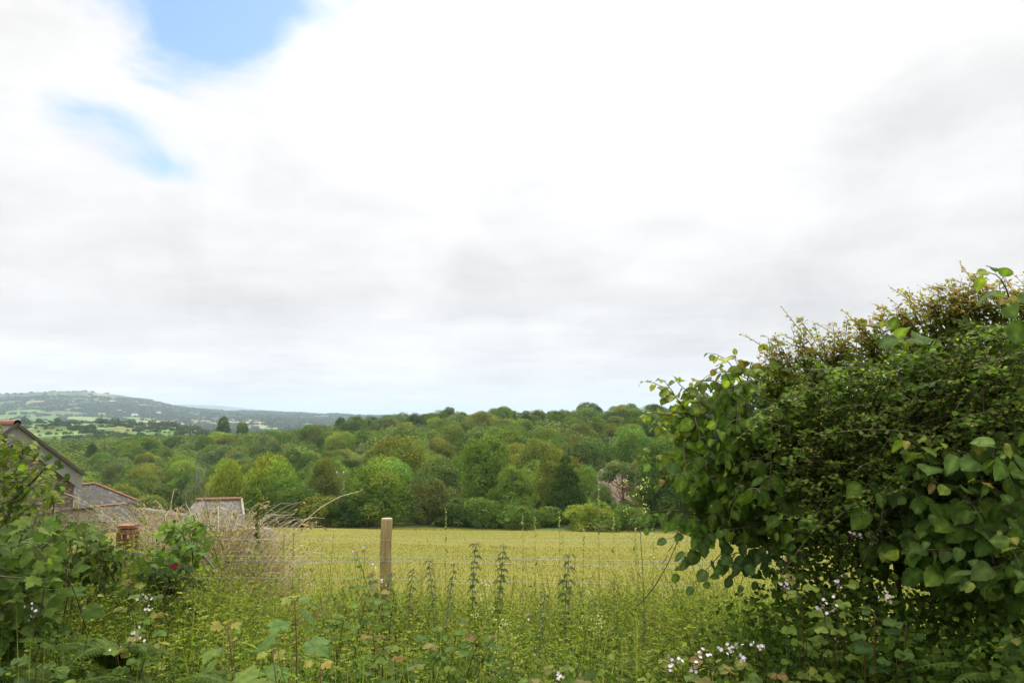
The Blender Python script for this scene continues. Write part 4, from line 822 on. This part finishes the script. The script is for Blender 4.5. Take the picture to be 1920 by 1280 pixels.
# heap of dry canes
n = 2400; a = rng.normal(0, 1, n); px = np.where(rng.random(n) < .78, 430+68*a, 250+70*a); d = U(7.9, 10., n); x = (px-960)/F*d; g = ground(x, d); hh = np.interp(px, [110, 200, 300, 360, 420, 480, 530, 590], [.8, 1.02, 1.3, 1.55, 1.45, 1.2, .65, .4])*U(.45, 1.05, n); tall = rng.random(n) < .012; hh = np.where(tall, hh*1.2, hh)
B = np.stack([x, d, g], -1); la = U(0, 6.283, n); le = U(.15, .8, n)*hh; t = np.linspace(0, 1, 9)[None]; ar = U(.9, 1.5, n)[:, None]
C = np.stack([x[:, None]+(np.cos(la)*le)[:, None]*t**1.3, d[:, None]+(np.sin(la)*le*.6)[:, None]*t**1.3, g[:, None]+hh[:, None]*(t*ar-(ar-.85)*t**3)], -1)
r = empty('dry_cane_heap', (float(np.mean(x)), 8.8, float(np.mean(g))), 'heap of dry tan bramble canes and dead stalks beyond the wire, below the far roofs', 'dead plants')
mb = MB(); c = pal([(.44, .34, .21), (.52, .42, .28), (.32, .235, .14), (.56, .47, .33)], n); mb.tubes(C, np.where(tall, .006, .0038)[:, None]*np.linspace(1.2, .45, 9)[None], c, 3); part(mb, 'canes', M_TWIG, r)
mb = MB(); k = 9; Q = C[:, 2:].reshape(-1, 3); j = rng.integers(0, len(Q), 9000); mb.scatter(LANCE, Q[j], rdir(9000)+UP*-.2, rdir(9000), U(.03, .08, 9000), pal([(.36, .27, .19), (.42, .33, .24), (.28, .19, .13)], 9000), 1.3); part(mb, 'dead_leaves', M_WEED, r)
mb = MB(); j = rng.integers(0, len(Q), 7000); mb.scatter(OVATE, Q[j]+.04*rng.normal(size=(7000, 3)), rdir(7000), UP+.5*rdir(7000), U(.02, .05, 7000), pal(MIDG, 7000), .8); part(mb, 'green_leaves', M_LEAF, r)
# ---------------------------------------------------------------- hedge on the right
DF = lambda p: 3.95-1.10*np.clip((np.asarray(p)-1230)/690, -.1, 1.15)
HZ = [(.066, .118, .021), (.09, .15, .027), (.048, .086, .016), (.125, .19, .035)]; HZY = [(.16, .21, .04), (.22, .25, .05), (.26, .18, .06), (.12, .18, .04)]
def shoot_list(mbL, mbT, lst, nl, tpls, size, cols, young, ny, dfun=DF, **k):
    b = np.array([W(a[0], a[1], float(dfun(a[0]))+.25) for a in lst]); t = np.array([W(a[2], a[3], float(dfun(a[2]))+.15) for a in lst]); shoots(mbL, mbT, b, t, nl, tpls, size, cols, young, ny, **k)
P1 = [(1232, 765), (1280, 758), (1350, 728), (1430, 705), (1500, 715), (1490, 800), (1530, 900), (1520, 960), (1500, 1010), (1400, 1020), (1330, 1010), (1275, 985), (1285, 930), (1260, 890), (1285, 850), (1262, 790)]
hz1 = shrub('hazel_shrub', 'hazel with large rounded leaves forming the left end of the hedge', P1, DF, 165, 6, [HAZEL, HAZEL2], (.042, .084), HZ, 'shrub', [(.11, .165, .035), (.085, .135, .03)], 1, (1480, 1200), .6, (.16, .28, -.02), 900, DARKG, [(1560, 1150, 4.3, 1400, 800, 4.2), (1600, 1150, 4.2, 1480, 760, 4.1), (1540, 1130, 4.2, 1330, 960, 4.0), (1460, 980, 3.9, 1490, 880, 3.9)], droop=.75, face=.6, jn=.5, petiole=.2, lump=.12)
mL = MB(); mT = mL
shoot_list(mL, mT, [(1300, 790, 1208, 715), (1300, 800, 1240, 712), (1330, 760, 1268, 712), (1400, 740, 1330, 662), (1420, 720, 1380, 668), (1470, 730, 1440, 632), (1300, 830, 1212, 775), (1290, 850, 1215, 782), (1380, 740, 1345, 690), (1400, 720, 1410, 690), (1330, 770, 1290, 735), (1460, 720, 1425, 690), (1320, 870, 1222, 850), (1310, 910, 1235, 905), (1350, 720, 1300, 715), (1320, 800, 1228, 800)], 8, [HAZEL, HAZEL2], (.048, .084), HZY[:2]+HZY[:1]+HZ[3:]+[(.12, .18, .04)], HZY, 3, droop=.25, sag=.03)
shoot_list(mL, mT, [(1300, 960, 1190, 968), (1320, 970, 1215, 985), (1290, 900, 1225, 868), (1320, 1030, 1268, 1068), (1400, 1040, 1330, 1085), (1420, 1050, 1372, 1078), (1330, 930, 1240, 905), (1340, 1000, 1255, 1010), (1450, 1010, 1420, 1085), (1480, 1000, 1470, 1060), (1380, 1010, 1300, 1095), (1400, 1000, 1390, 1092), (1350, 990, 1285, 1050), (1500, 1000, 1440, 1050)], 7, [HAZEL, HAZEL2], (.045, .075), [(.10, .16, .05), (.075, .125, .04)], None, 2, droop=.6, sag=.03, face=.9)
part(mL, 'outer_leaves', M_LEAF, hz1)
P2 = [(1430, 725), (1500, 700), (1600, 690), (1680, 648), (1760, 628), (1860, 608), (1960, 596), (1960, 780), (1800, 840), (1730, 920), (1660, 980), (1560, 1020), (1500, 980), (1475, 880), (1440, 800)]
HW = [(.10, .175, .03), (.135, .21, .036), (.07, .125, .022), (.165, .235, .045)]; HWY = [(.25, .32, .06), (.34, .25, .09), (.34, .33, .09), (.38, .19, .09), (.40, .27, .13), (.22, .30, .05), (.34, .22, .10), (.28, .34, .08)]
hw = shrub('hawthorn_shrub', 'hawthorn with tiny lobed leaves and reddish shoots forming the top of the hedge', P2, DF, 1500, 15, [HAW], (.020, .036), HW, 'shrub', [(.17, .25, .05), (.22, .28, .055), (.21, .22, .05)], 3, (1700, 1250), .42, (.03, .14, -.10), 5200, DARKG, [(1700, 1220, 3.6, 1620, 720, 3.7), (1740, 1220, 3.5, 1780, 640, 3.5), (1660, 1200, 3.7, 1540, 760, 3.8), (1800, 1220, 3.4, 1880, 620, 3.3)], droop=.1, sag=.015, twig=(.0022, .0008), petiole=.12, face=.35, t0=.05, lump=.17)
mL = MB(); mT = mL
tp = [(1560, 700, 1467, 578), (1530, 640, 1500, 600), (1520, 710, 1508, 620), (1610, 690, 1532, 608), (1600, 690, 1560, 640), (1660, 670, 1580, 582), (1640, 640, 1612, 600), (1690, 660, 1650, 578), (1745, 600, 1668, 538), (1760, 610, 1715, 568), (1800, 600, 1762, 556), (1790, 590, 1786, 545), (1870, 590, 1800, 494), (1850, 560, 1826, 515), (1880, 610, 1850, 540), (1920, 590, 1905, 560), (1460, 690, 1392, 628), (1480, 690, 1455, 640), (1640, 680, 1610, 630), (1700, 640, 1690, 585), (1930, 610, 1916, 565), (1580, 690, 1545, 655)]
tp += [(float(a)+U(-25, 95), float(b)+60, float(a), float(b)+U(-48, 14)) for a, b in zip(U(1440, 1940, 220), [0]*220)]
tp = [t if i < 22 else (t[0], np.interp(t[2], [1430, 1500, 1600, 1680, 1760, 1860, 1960], [700, 672, 655, 615, 590, 570, 560])+62, t[2]-14, np.interp(t[2], [1430, 1500, 1600, 1680, 1760, 1860, 1960], [692, 660, 642, 600, 578, 560, 550])+t[3]) for i, t in enumerate(tp)]
shoot_list(mL, mT, tp[:22], 30, [HAW], (.018, .034), [(.19, .24, .045), (.24, .27, .055)], HWY, 14, droop=-.1, sag=.03, twig=(.0026, .001), tcol=(.16, .08, .05), petiole=.12, t0=.05)
shoot_list(mL, mT, tp[22:], 22, [HAW], (.02, .036), [(.19, .24, .045), (.24, .27, .055), (.16, .21, .035)], HWY, 11, droop=-.1, sag=.03, twig=(.0022, .0007), tcol=(.16, .08, .05), petiole=.12, t0=.05)
n = 150; X = poly_pts([(1440, 720), (1900, 640), (1930, 800), (1700, 900), (1540, 960), (1470, 880)], n); tip = W(X[:, 0], X[:, 1], DF(X[:, 0])-U(.0, .1, n)); shoots(mL, mT, tip+np.array([.02, .15, -.08]), tip, 11, [HAW], (.015, .026), [(.12, .16, .04), (.13, .17, .04)], HWY[:1]+HWY[2:3]+HWY[4:]*2+HWY[1:2], 3, droop=0, sag=.01, twig=(.002, .0008), petiole=.12)
part(mL, 'young_shoots', M_LEAF, hw)
P3 = [(1650, 860), (1760, 830), (1850, 790), (1960, 770), (1960, 1200), (1850, 1140), (1760, 1090), (1660, 1040), (1600, 1010), (1640, 960)]
DF3 = lambda p: DF(p)-.12
hz2 = shrub('hazel_shrub', 'nearest hazel with big dark toothed leaves at the right edge of the photo', P3, DF3, 100, 6, [HAZEL, HAZEL2], (.06, .10), HZ, 'shrub', [(.13, .19, .055), (.10, .16, .045)], 1, (1850, 1270), .5, (.12, .3, -.06), 520, DARKG, [(1870, 1250, 3.2, 1800, 800, 3.2), (1840, 1250, 3.3, 1900, 860, 3.1)], droop=.35, face=.6, petiole=.18)
mL = MB(); mT = mL
shoot_list(mL, mT, [(1860, 880, 1745, 822), (1900, 900, 1840, 830), (1850, 980, 1760, 905), (1900, 960, 1830, 900), (1930, 900, 1880, 830), (1800, 1030, 1665, 1035), (1880, 1060, 1830, 1090), (1900, 590, 1845, 515), (1930, 600, 1880, 560), (1730, 660, 1660, 600), (1740, 660, 1700, 640), (1760, 900, 1700, 830), (1930, 1040, 1885, 1000), (1930, 1190, 1890, 1200)], 6, [HAZEL, HAZEL2], (.045, .09), [(.10, .165, .045), (.085, .14, .04), (.13, .19, .05)], [(.20, .24, .05), (.22, .17, .06), (.17, .23, .045)], 2, dfun=lambda p: DF3(p)-.22, droop=.3, sag=.03)
part(mL, 'outer_leaves', M_LEAF, hz2)
# a bindweed-like twist of bright leaves
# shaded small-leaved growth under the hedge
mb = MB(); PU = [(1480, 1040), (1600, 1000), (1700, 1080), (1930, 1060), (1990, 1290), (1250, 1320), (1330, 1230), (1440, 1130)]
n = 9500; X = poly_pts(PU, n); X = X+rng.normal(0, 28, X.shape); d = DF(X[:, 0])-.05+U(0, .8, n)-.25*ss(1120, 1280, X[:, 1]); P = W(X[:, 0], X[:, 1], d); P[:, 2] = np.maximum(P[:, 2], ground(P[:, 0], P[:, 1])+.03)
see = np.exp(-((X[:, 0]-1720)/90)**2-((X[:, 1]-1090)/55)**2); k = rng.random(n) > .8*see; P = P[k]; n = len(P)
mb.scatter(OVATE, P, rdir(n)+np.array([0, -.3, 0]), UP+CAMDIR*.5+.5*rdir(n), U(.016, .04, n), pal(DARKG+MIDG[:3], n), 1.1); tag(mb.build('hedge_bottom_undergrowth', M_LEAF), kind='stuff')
# brambles
def blossoms(mb, c, n, r=.019):
    P = c+rng.normal(0, r, (n, 3))*np.array([1, .6, .7]); k = n; D = rdir(k); N = CAMDIR*.8+UP*.5+.4*rdir(k); sz = U(.010, .017, k); mb.scatter(PETALS, P, D, N, sz, pal([(.58, .52, .51), (.66, .62, .59), (.5, .38, .40)], k, .05)); j = rng.integers(0, n, n*2); mb.scatter(KITE, P[j]+rng.normal(0, .006, (2*n, 3)), rdir(2*n), rdir(2*n), .008, pal([(.35, .24, .16), (.3, .28, .12)], 2*n))
def bramble(px, py, d, label, canes, flowers, size=(.03, .05), cols=((.09, .15, .026), (.13, .195, .035)), young=((.15, .14, .04), (.13, .17, .04)), nl=9, name='bramble'):
    B = W(px, py, d); B[2] = float(ground(B[0], B[1])); r = empty(name, B, label, 'bramble'); L_ = MB(); T_ = L_
    b = np.array([B+np.array([U(-.1, .1), U(-.1, .1), 0]) for _ in canes]); t = np.array([W(*c) for c in canes]); n = len(b)
    sg = .10; tt = np.linspace(0, 1, 14)[None, :, None]; C = b[:, None]+(t-b)[:, None]*tt+UP*sg*4*tt*(1-tt); T_.tubes(C, np.linspace(.004, .0015, 14)[None], (.16, .09, .06), 5)
    q = np.linspace(.35, 1, nl)
    for i in range(n):
        for k, f in enumerate(q):
            p = b[i]+(t[i]-b[i])*f+UP*sg*4*f*(1-f); a = k*2.4+i; D = np.array([math.cos(a), math.sin(a)*.8-.35, .25]); e = p+D*.04; T_.tubes(np.array([p, (p+e)/2+UP*.004, e]), .0012, (.14, .14, .05), 3); s = U(*size); c = pal(list(young) if k > nl-2 else list(cols), 1); Sd = unit(np.cross(D, UP))
            for DD in (D, D*.25+Sd, D*.25-Sd): L_.scatter(OVATE, e[None], unit(DD)[None]+np.array([[0, 0, -.3]]), (UP+CAMDIR*.6)[None]+.25*rng.normal(size=(1, 3)), s*(1.1 if DD is D else .85), c*U(.9, 1.1), 1.35)
    for (fx, fy_, fd_, fn) in flowers:
        c = W(fx, fy_, fd_); F_ = MB(); blossoms(F_, c, fn+1); part(F_, 'blossom', M_PETAL, r); s_ = b[0]+(t[0]-b[0])*.6; T_.tubes(curve_pts(np.array([c[0]+U(-.05, .05), c[1]+.05, c[2]-.22]), c, UP*.0, 6), .0014, (.15, .15, .06), 3)
    part(L_, 'foliage', M_LEAF, r)
bramble(1540, 1220, 3.35, 'bramble with light yellow green leaves and pinkish white blossom under the hazel', [(1500, 1120, 3.2), (1545, 1105, 3.15), (1590, 1130, 3.2), (1560, 1180, 3.1), (1510, 1180, 3.1), (1575, 1100, 3.2)], [(1572, 1090, 3.15, 9), (1546, 1136, 3.1, 10), (1478, 1100, 3.3, 5)], (.032, .045), ((.15, .21, .045), (.18, .24, .05), (.10, .16, .035)), ((.17, .22, .05),), 7)
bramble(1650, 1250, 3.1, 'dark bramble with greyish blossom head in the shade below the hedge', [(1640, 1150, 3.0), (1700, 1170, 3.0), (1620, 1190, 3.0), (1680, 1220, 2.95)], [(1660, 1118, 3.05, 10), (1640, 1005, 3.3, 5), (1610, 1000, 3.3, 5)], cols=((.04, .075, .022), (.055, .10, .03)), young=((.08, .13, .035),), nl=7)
bramble(1350, 1300, 3.3, 'bramble patch with several white blossoms along the bottom right edge', [(1260, 1250, 3.1), (1330, 1240, 3.1), (1400, 1240, 3.15), (1450, 1262, 3.05), (1290, 1275, 3.05), (1500, 1262, 3.05), (1370, 1265, 3.0)], [(1262, 1240, 3.05, 9), (1320, 1224, 3.1, 7), (1366, 1216, 3.1, 7), (1380, 1228, 3.05, 6), (1416, 1214, 3.15, 6), (1300, 1243, 3.05, 4)], (.03, .045), ((.12, .18, .045), (.16, .22, .05), (.09, .14, .035)), ((.2, .2, .05), (.2, .13, .05)), 7)
bramble(1050, 1300, 3.4, 'small bramble with a white blossom at the bottom edge right of the middle', [(1040, 1262, 3.2), (1090, 1255, 3.2), (1110, 1275, 3.15), (1000, 1270, 3.2)], [(1045, 1270, 3.15, 9)], nl=7)
bramble(730, 1270, 3.7, 'bramble with orange and bronze leaves in the lower verge left of the middle', [(700, 1190, 3.5), (740, 1230, 3.4), (760, 1250, 3.4), (690, 1250, 3.4), (720, 1200, 3.5)], [(1000, 1150, 4.0, 3)], (.028, .042), ((.10, .16, .03), (.12, .16, .035)), ((.24, .14, .04), (.20, .17, .05), (.14, .17, .04), (.13, .16, .04)), 8)
bramble(735, 1150, 5.6, 'arching bramble with bronze leaves and white blossom leaning on the fence post', [(668, 1035, 5.5), (690, 1080, 5.4), (715, 1100, 5.3), (740, 1110, 5.2), (655, 1095, 5.4)], [(684, 1024, 5.5, 5), (664, 1040, 5.5, 3), (700, 1062, 5.4, 4), (718, 1092, 5.3, 4)], (.028, .045), ((.09, .15, .03), (.12, .18, .035)), ((.21, .14, .06), (.26, .19, .08)), 9)
bramble(265, 1150, 4.2, 'bramble with orange leaf and white blossom beneath the maple saplings', [(240, 1095, 4.1), (285, 1100, 4.0), (250, 1140, 4.0), (300, 1150, 3.9)], [(270, 1118, 4.0, 7), (281, 1134, 4.0, 4)], (.035, .05), young=((.20, .15, .04), (.16, .17, .045)), nl=7)
bramble(250, 1240, 3.3, 'bramble with pale pink blossom between the ferns at lower left', [(240, 1195, 3.2), (280, 1210, 3.2), (220, 1230, 3.2)], [(255, 1197, 3.15, 9), (215, 1215, 3.2, 3)], young=((.2, .2, .05),), nl=6)
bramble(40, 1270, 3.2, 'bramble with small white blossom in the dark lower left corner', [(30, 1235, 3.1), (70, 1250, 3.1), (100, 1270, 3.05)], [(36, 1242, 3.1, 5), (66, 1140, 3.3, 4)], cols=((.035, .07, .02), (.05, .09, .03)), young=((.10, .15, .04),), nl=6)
bramble(840, 1240, 3.9, 'low dark bramble patch in the middle of the verge', [(800, 1180, 3.8), (860, 1170, 3.8), (900, 1200, 3.7), (830, 1210, 3.7), (930, 1190, 3.8)], [], cols=((.08, .135, .024), (.11, .17, .03)), young=((.14, .19, .05), (.24, .14, .06)), nl=9)
bramble(640, 1180, 4.6, 'leafy bramble left of the fence post foot', [(600, 1120, 4.5), (690, 1110, 4.5), (650, 1140, 4.3), (620, 1150, 4.3), (720, 1125, 4.6)], [], cols=((.10, .16, .028), (.13, .195, .035)), nl=9)
# bare cane leaning in front of the field
A_, B_ = W(1292, 948, 4.4), W(1195, 1135, 4.9); mb = MB(); C = curve_pts(B_, A_, np.array([.02, 0, -.05]), 20); mb.tubes(C, np.linspace(.0035, .002, 20), (.15, .085, .05), 6)
for f in (.3, .5, .62, .78): p = B_+(A_-B_)*f-np.array([0, 0, .03])*4*f*(1-f); mb.tubes(np.array([p, p+np.array([.02, 0, .025]), p+np.array([.03, 0, .045])]), np.array([.003, .002, .001]), (.15, .085, .05), 4)
r = empty('bare_cane', B_, 'bare brown cane slanting up into the hazel in front of the field', 'cane'); part(mb, 'stem', M_TWIG, r)
HAZE, SUN_E, SKY_S, SKY_TINT, CLOUD_LOW, CLOUD_ZEN, CLOUD_SUN, EXPO = 0.9e-4, 1.9, .115, (.85, 1.0, 1.15), .75, 2.6, .19, .34
# ---------------------------------------------------------------- haze, sky, sun, camera
m, nt, out = new_mat('haze_air'); pv = nt.nodes.new('ShaderNodeVolumePrincipled'); pv.inputs['Color'].default_value = (.71, .87, 1, 1); pv.inputs['Density'].default_value = HAZE
pv.inputs['Anisotropy'].default_value = .1; nt.links.new(pv.outputs[0], out.inputs['Volume'])
mb = MB(); mb.box((0, 17000, 75), (90000, 0, 0), (0, 17500, 0), (0, 0, 138)); o = mb.build('haze', m, None, True); tag(o, kind='stuff')
SUN_EL, SUN_AZ = math.radians(52), math.radians(8)     # azimuth from +Y towards +X
sd = np.array([math.sin(SUN_AZ)*math.cos(SUN_EL), math.cos(SUN_AZ)*math.cos(SUN_EL), math.sin(SUN_EL)])
sun = bpy.data.lights.new('sun', 'SUN'); sun.energy = SUN_E; sun.angle = math.radians(14); sun.color = (1, .97, .92)
so = bpy.data.objects.new('sun', sun); COL.objects.link(so); so.rotation_euler = Vector(-sd).to_track_quat('-Z', 'Y').to_euler()
w = bpy.data.worlds.new('World'); S.world = w; w.use_nodes = True; nt = w.node_tree; nt.nodes.clear(); L = nt.links.new
out = nt.nodes.new('ShaderNodeOutputWorld'); tc = nt.nodes.new('ShaderNodeTexCoord'); dirv = tc.outputs['Generated']
sky = nt.nodes.new('ShaderNodeTexSky'); sky.sky_type = 'NISHITA'; sky.sun_disc = False; sky.sun_elevation = SUN_EL; sky.sun_rotation = SUN_AZ; sky.air_density = 1.1; sky.dust_density = .8
skc = mixc(nt, 'MULTIPLY', 1., sky.outputs[0], SKY_TINT)
bg1 = nd(nt, 'ShaderNodeBackground', Strength=SKY_S); L(skc, bg1.inputs[0])
def M(op, a, b=None, c=None):
    n = nt.nodes.new('ShaderNodeMath'); n.operation = op
    for i, v in enumerate((a, b, c)):
        if v is None: continue
        if hasattr(v, 'links'): L(v, n.inputs[i])
        else: n.inputs[i].default_value = v
    return n.outputs[0]
def MR(v, a, b, c, d, t='SMOOTHSTEP'):
    n = nt.nodes.new('ShaderNodeMapRange'); n.interpolation_type = t; L(v, n.inputs[0])
    for i, q in enumerate((a, b, c, d)): n.inputs[i+1].default_value = q
    return n.outputs[0]
sx = nt.nodes.new('ShaderNodeSeparateXYZ'); L(dirv, sx.inputs[0]); zc = M('MAXIMUM', sx.outputs[2], 0.)
inv = M('DIVIDE', 1., M('ADD', zc, .11)); cx = nt.nodes.new('ShaderNodeCombineXYZ'); L(M('MULTIPLY', sx.outputs[0], inv), cx.inputs[0]); L(M('MULTIPLY', sx.outputs[1], inv), cx.inputs[1])
def cloud_noise(scale, off, detail=6., rough=.55, dist=.0):
    mp = nd(nt, 'ShaderNodeMapping', Location=off, Scale=(scale, scale, scale)); L(cx.outputs[0], mp.inputs[0]); n = nd(nt, 'ShaderNodeTexNoise', Scale=1., Detail=detail, Roughness=rough, Distortion=dist); L(mp.outputs[0], n.inputs['Vector']); return n.outputs['Fac']
n1 = cloud_noise(.75, (3.1, .7, 0), 5., .5); n2 = cloud_noise(2.4, (1.3, 4.2, 2), 8., .58, .3); n3 = cloud_noise(1.3, (7.4, 2.2, 5), 7., .55)
mp4 = nd(nt, 'ShaderNodeMapping', Scale=(5.5, 5.5, 8.5), Location=(2.2, 1.7, .4)); L(dirv, mp4.inputs[0]); n4n = nd(nt, 'ShaderNodeTexNoise', Scale=1., Detail=7., Roughness=.55, Distortion=.4); L(mp4.outputs[0], n4n.inputs['Vector']); n4 = n4n.outputs['Fac']
def blob(px, py, sx_, sy_, rot=0.):
    """soft patch of sky around one direction: squared angular distance over sizes in photo-pixel units"""
    c = unit(W(px, py, 1.)-np.array([0, 0, EYE])); r = unit(np.cross(c, [0, 0, 1.])); u = np.cross(r, c); r, u = r*math.cos(rot)+u*math.sin(rot), u*math.cos(rot)-r*math.sin(rot)
    def dot(v, k):
        n = nt.nodes.new('ShaderNodeVectorMath'); n.operation = 'DOT_PRODUCT'; L(dirv, n.inputs[0]); n.inputs[1].default_value = tuple(float(q)*k for q in v); return n.outputs['Value']
    a, b = dot(r, F/sx_), dot(u, F/sy_); e = M('ADD', M('MULTIPLY', a, a), M('MULTIPLY', b, b)); front = M('GREATER_THAN', dot(c, 1.), .5)
    return M('MULTIPLY', M('EXPONENT', M('MULTIPLY', e, -1.)), front)
# breaks in the cloud, ragged by noise
br = M('MULTIPLY', blob(408, 35, 132, 118, -.6), 1.2)
for a, k in (((600, 0, 120, 34, .15), .30), ((150, 225, 88, 50, -.4), .34), ((310, 318, 110, 30, -.15), .40), ((90, 170, 200, 130), .05), ((300, -180, 200, 120), 1.2), ((120, 130, 330, 190, -.3), .08)):
    br = M('ADD', br, M('MULTIPLY', blob(*a), k))
hole = MR(M('ADD', br, M('MULTIPLY', M('SUBTRACT', n4, .5), 2.3)), .40, 1.15, 0., 1.)
hole = M('MULTIPLY', hole, M('MINIMUM', M('MULTIPLY', br, 4.), 1.))
# cloud brightness: overcast sky brightens towards the zenith and round the hidden sun
el = MR(sx.outputs[2], .42, .95, 0., 1.)
dots = nt.nodes.new('ShaderNodeVectorMath'); dots.operation = 'DOT_PRODUCT'; L(dirv, dots.inputs[0]); dots.inputs[1].default_value = tuple(float(q) for q in sd)
glow = MR(dots.outputs['Value'], .70, 1., 0., 1.)
back = MR(sx.outputs[1], -.5, .3, .8, 1.)
base = M('ADD', M('ADD', CLOUD_LOW, M('MULTIPLY', el, CLOUD_ZEN)), M('MULTIPLY', glow, CLOUD_SUN))
base = M('MULTIPLY', base, back)
shade = M('ADD', M('MULTIPLY', M('SUBTRACT', n1, .5), .24), M('MULTIPLY', M('SUBTRACT', n3, .5), .24))
shade = M('ADD', shade, M('MULTIPLY', M('SUBTRACT', n2, .5), .16))
shade = M('ADD', shade, M('MULTIPLY', M('SUBTRACT', n4, .5), .46))
# grey undersides and low banks
gr = None
for a, k in (((960, 505, 230, 60, .06), .12), ((1330, 640, 330, 70), .11), ((1820, 210, 220, 100), .16), ((1150, 330, 260, 60, .1), .05), ((330, 610, 420, 60, .05), .07), ((60, 470, 330, 70, -.2), .05), ((430, 720, 700, 26), .05), ((1250, 560, 200, 50, .1), .07), ((900, 190, 420, 190), -.11), ((1560, 330, 420, 70, -.1), -.06), ((1600, 480, 300, 60), .08), ((860, 610, 170, 26, -.1), -.07), ((300, 370, 330, 60, -.05), -.06), ((240, 672, 240, 14, -.03), -.07), ((130, 60, 250, 120), .04)):
    b = M('MULTIPLY', blob(*a), k); gr = b if gr is None else M('ADD', gr, b)
val = M('MULTIPLY', base, M('SUBTRACT', M('ADD', 1., shade), gr))
tint = nt.nodes.new('ShaderNodeCombineColor')
cold = MR(sx.outputs[2], 0., .14, 1., 0.)
L(M('MULTIPLY', val, M('SUBTRACT', 1., M('MULTIPLY', cold, .012))), tint.inputs[0]); L(M('MULTIPLY', val, .995), tint.inputs[1]); L(M('MULTIPLY', val, M('ADD', .995, M('MULTIPLY', cold, .012))), tint.inputs[2])
bg2 = nd(nt, 'ShaderNodeBackground', Strength=1.); L(tint.outputs[0], bg2.inputs[0])
mx = nt.nodes.new('ShaderNodeMixShader'); L(hole, mx.inputs[0]); L(bg2.outputs[0], mx.inputs[1]); L(bg1.outputs[0], mx.inputs[2]); L(mx.outputs[0], out.inputs[0])
w.cycles.sampling_method = 'MANUAL'; w.cycles.sample_map_resolution = 512
cam = bpy.data.cameras.new('camera'); co = bpy.data.objects.new('camera', cam); COL.objects.link(co); cam.sensor_width = 36; cam.lens = F/1920*36; cam.clip_start = .05; cam.clip_end = 120000
co.location = (0, 0, EYE); co.rotation_euler = (math.pi/2+PITCH, 0, 0); S.camera = co
S.view_settings.view_transform = 'Standard'; S.view_settings.look = 'None'; S.view_settings.exposure = EXPO; S.view_settings.gamma = 1
cy = S.cycles; cy.max_bounces = 6; cy.diffuse_bounces = 3; cy.glossy_bounces = 2; cy.transmission_bounces = 4; cy.volume_bounces = 0; cy.transparent_max_bounces = 8
cy.use_denoising = True; cy.caustics_reflective = False; cy.caustics_refractive = False
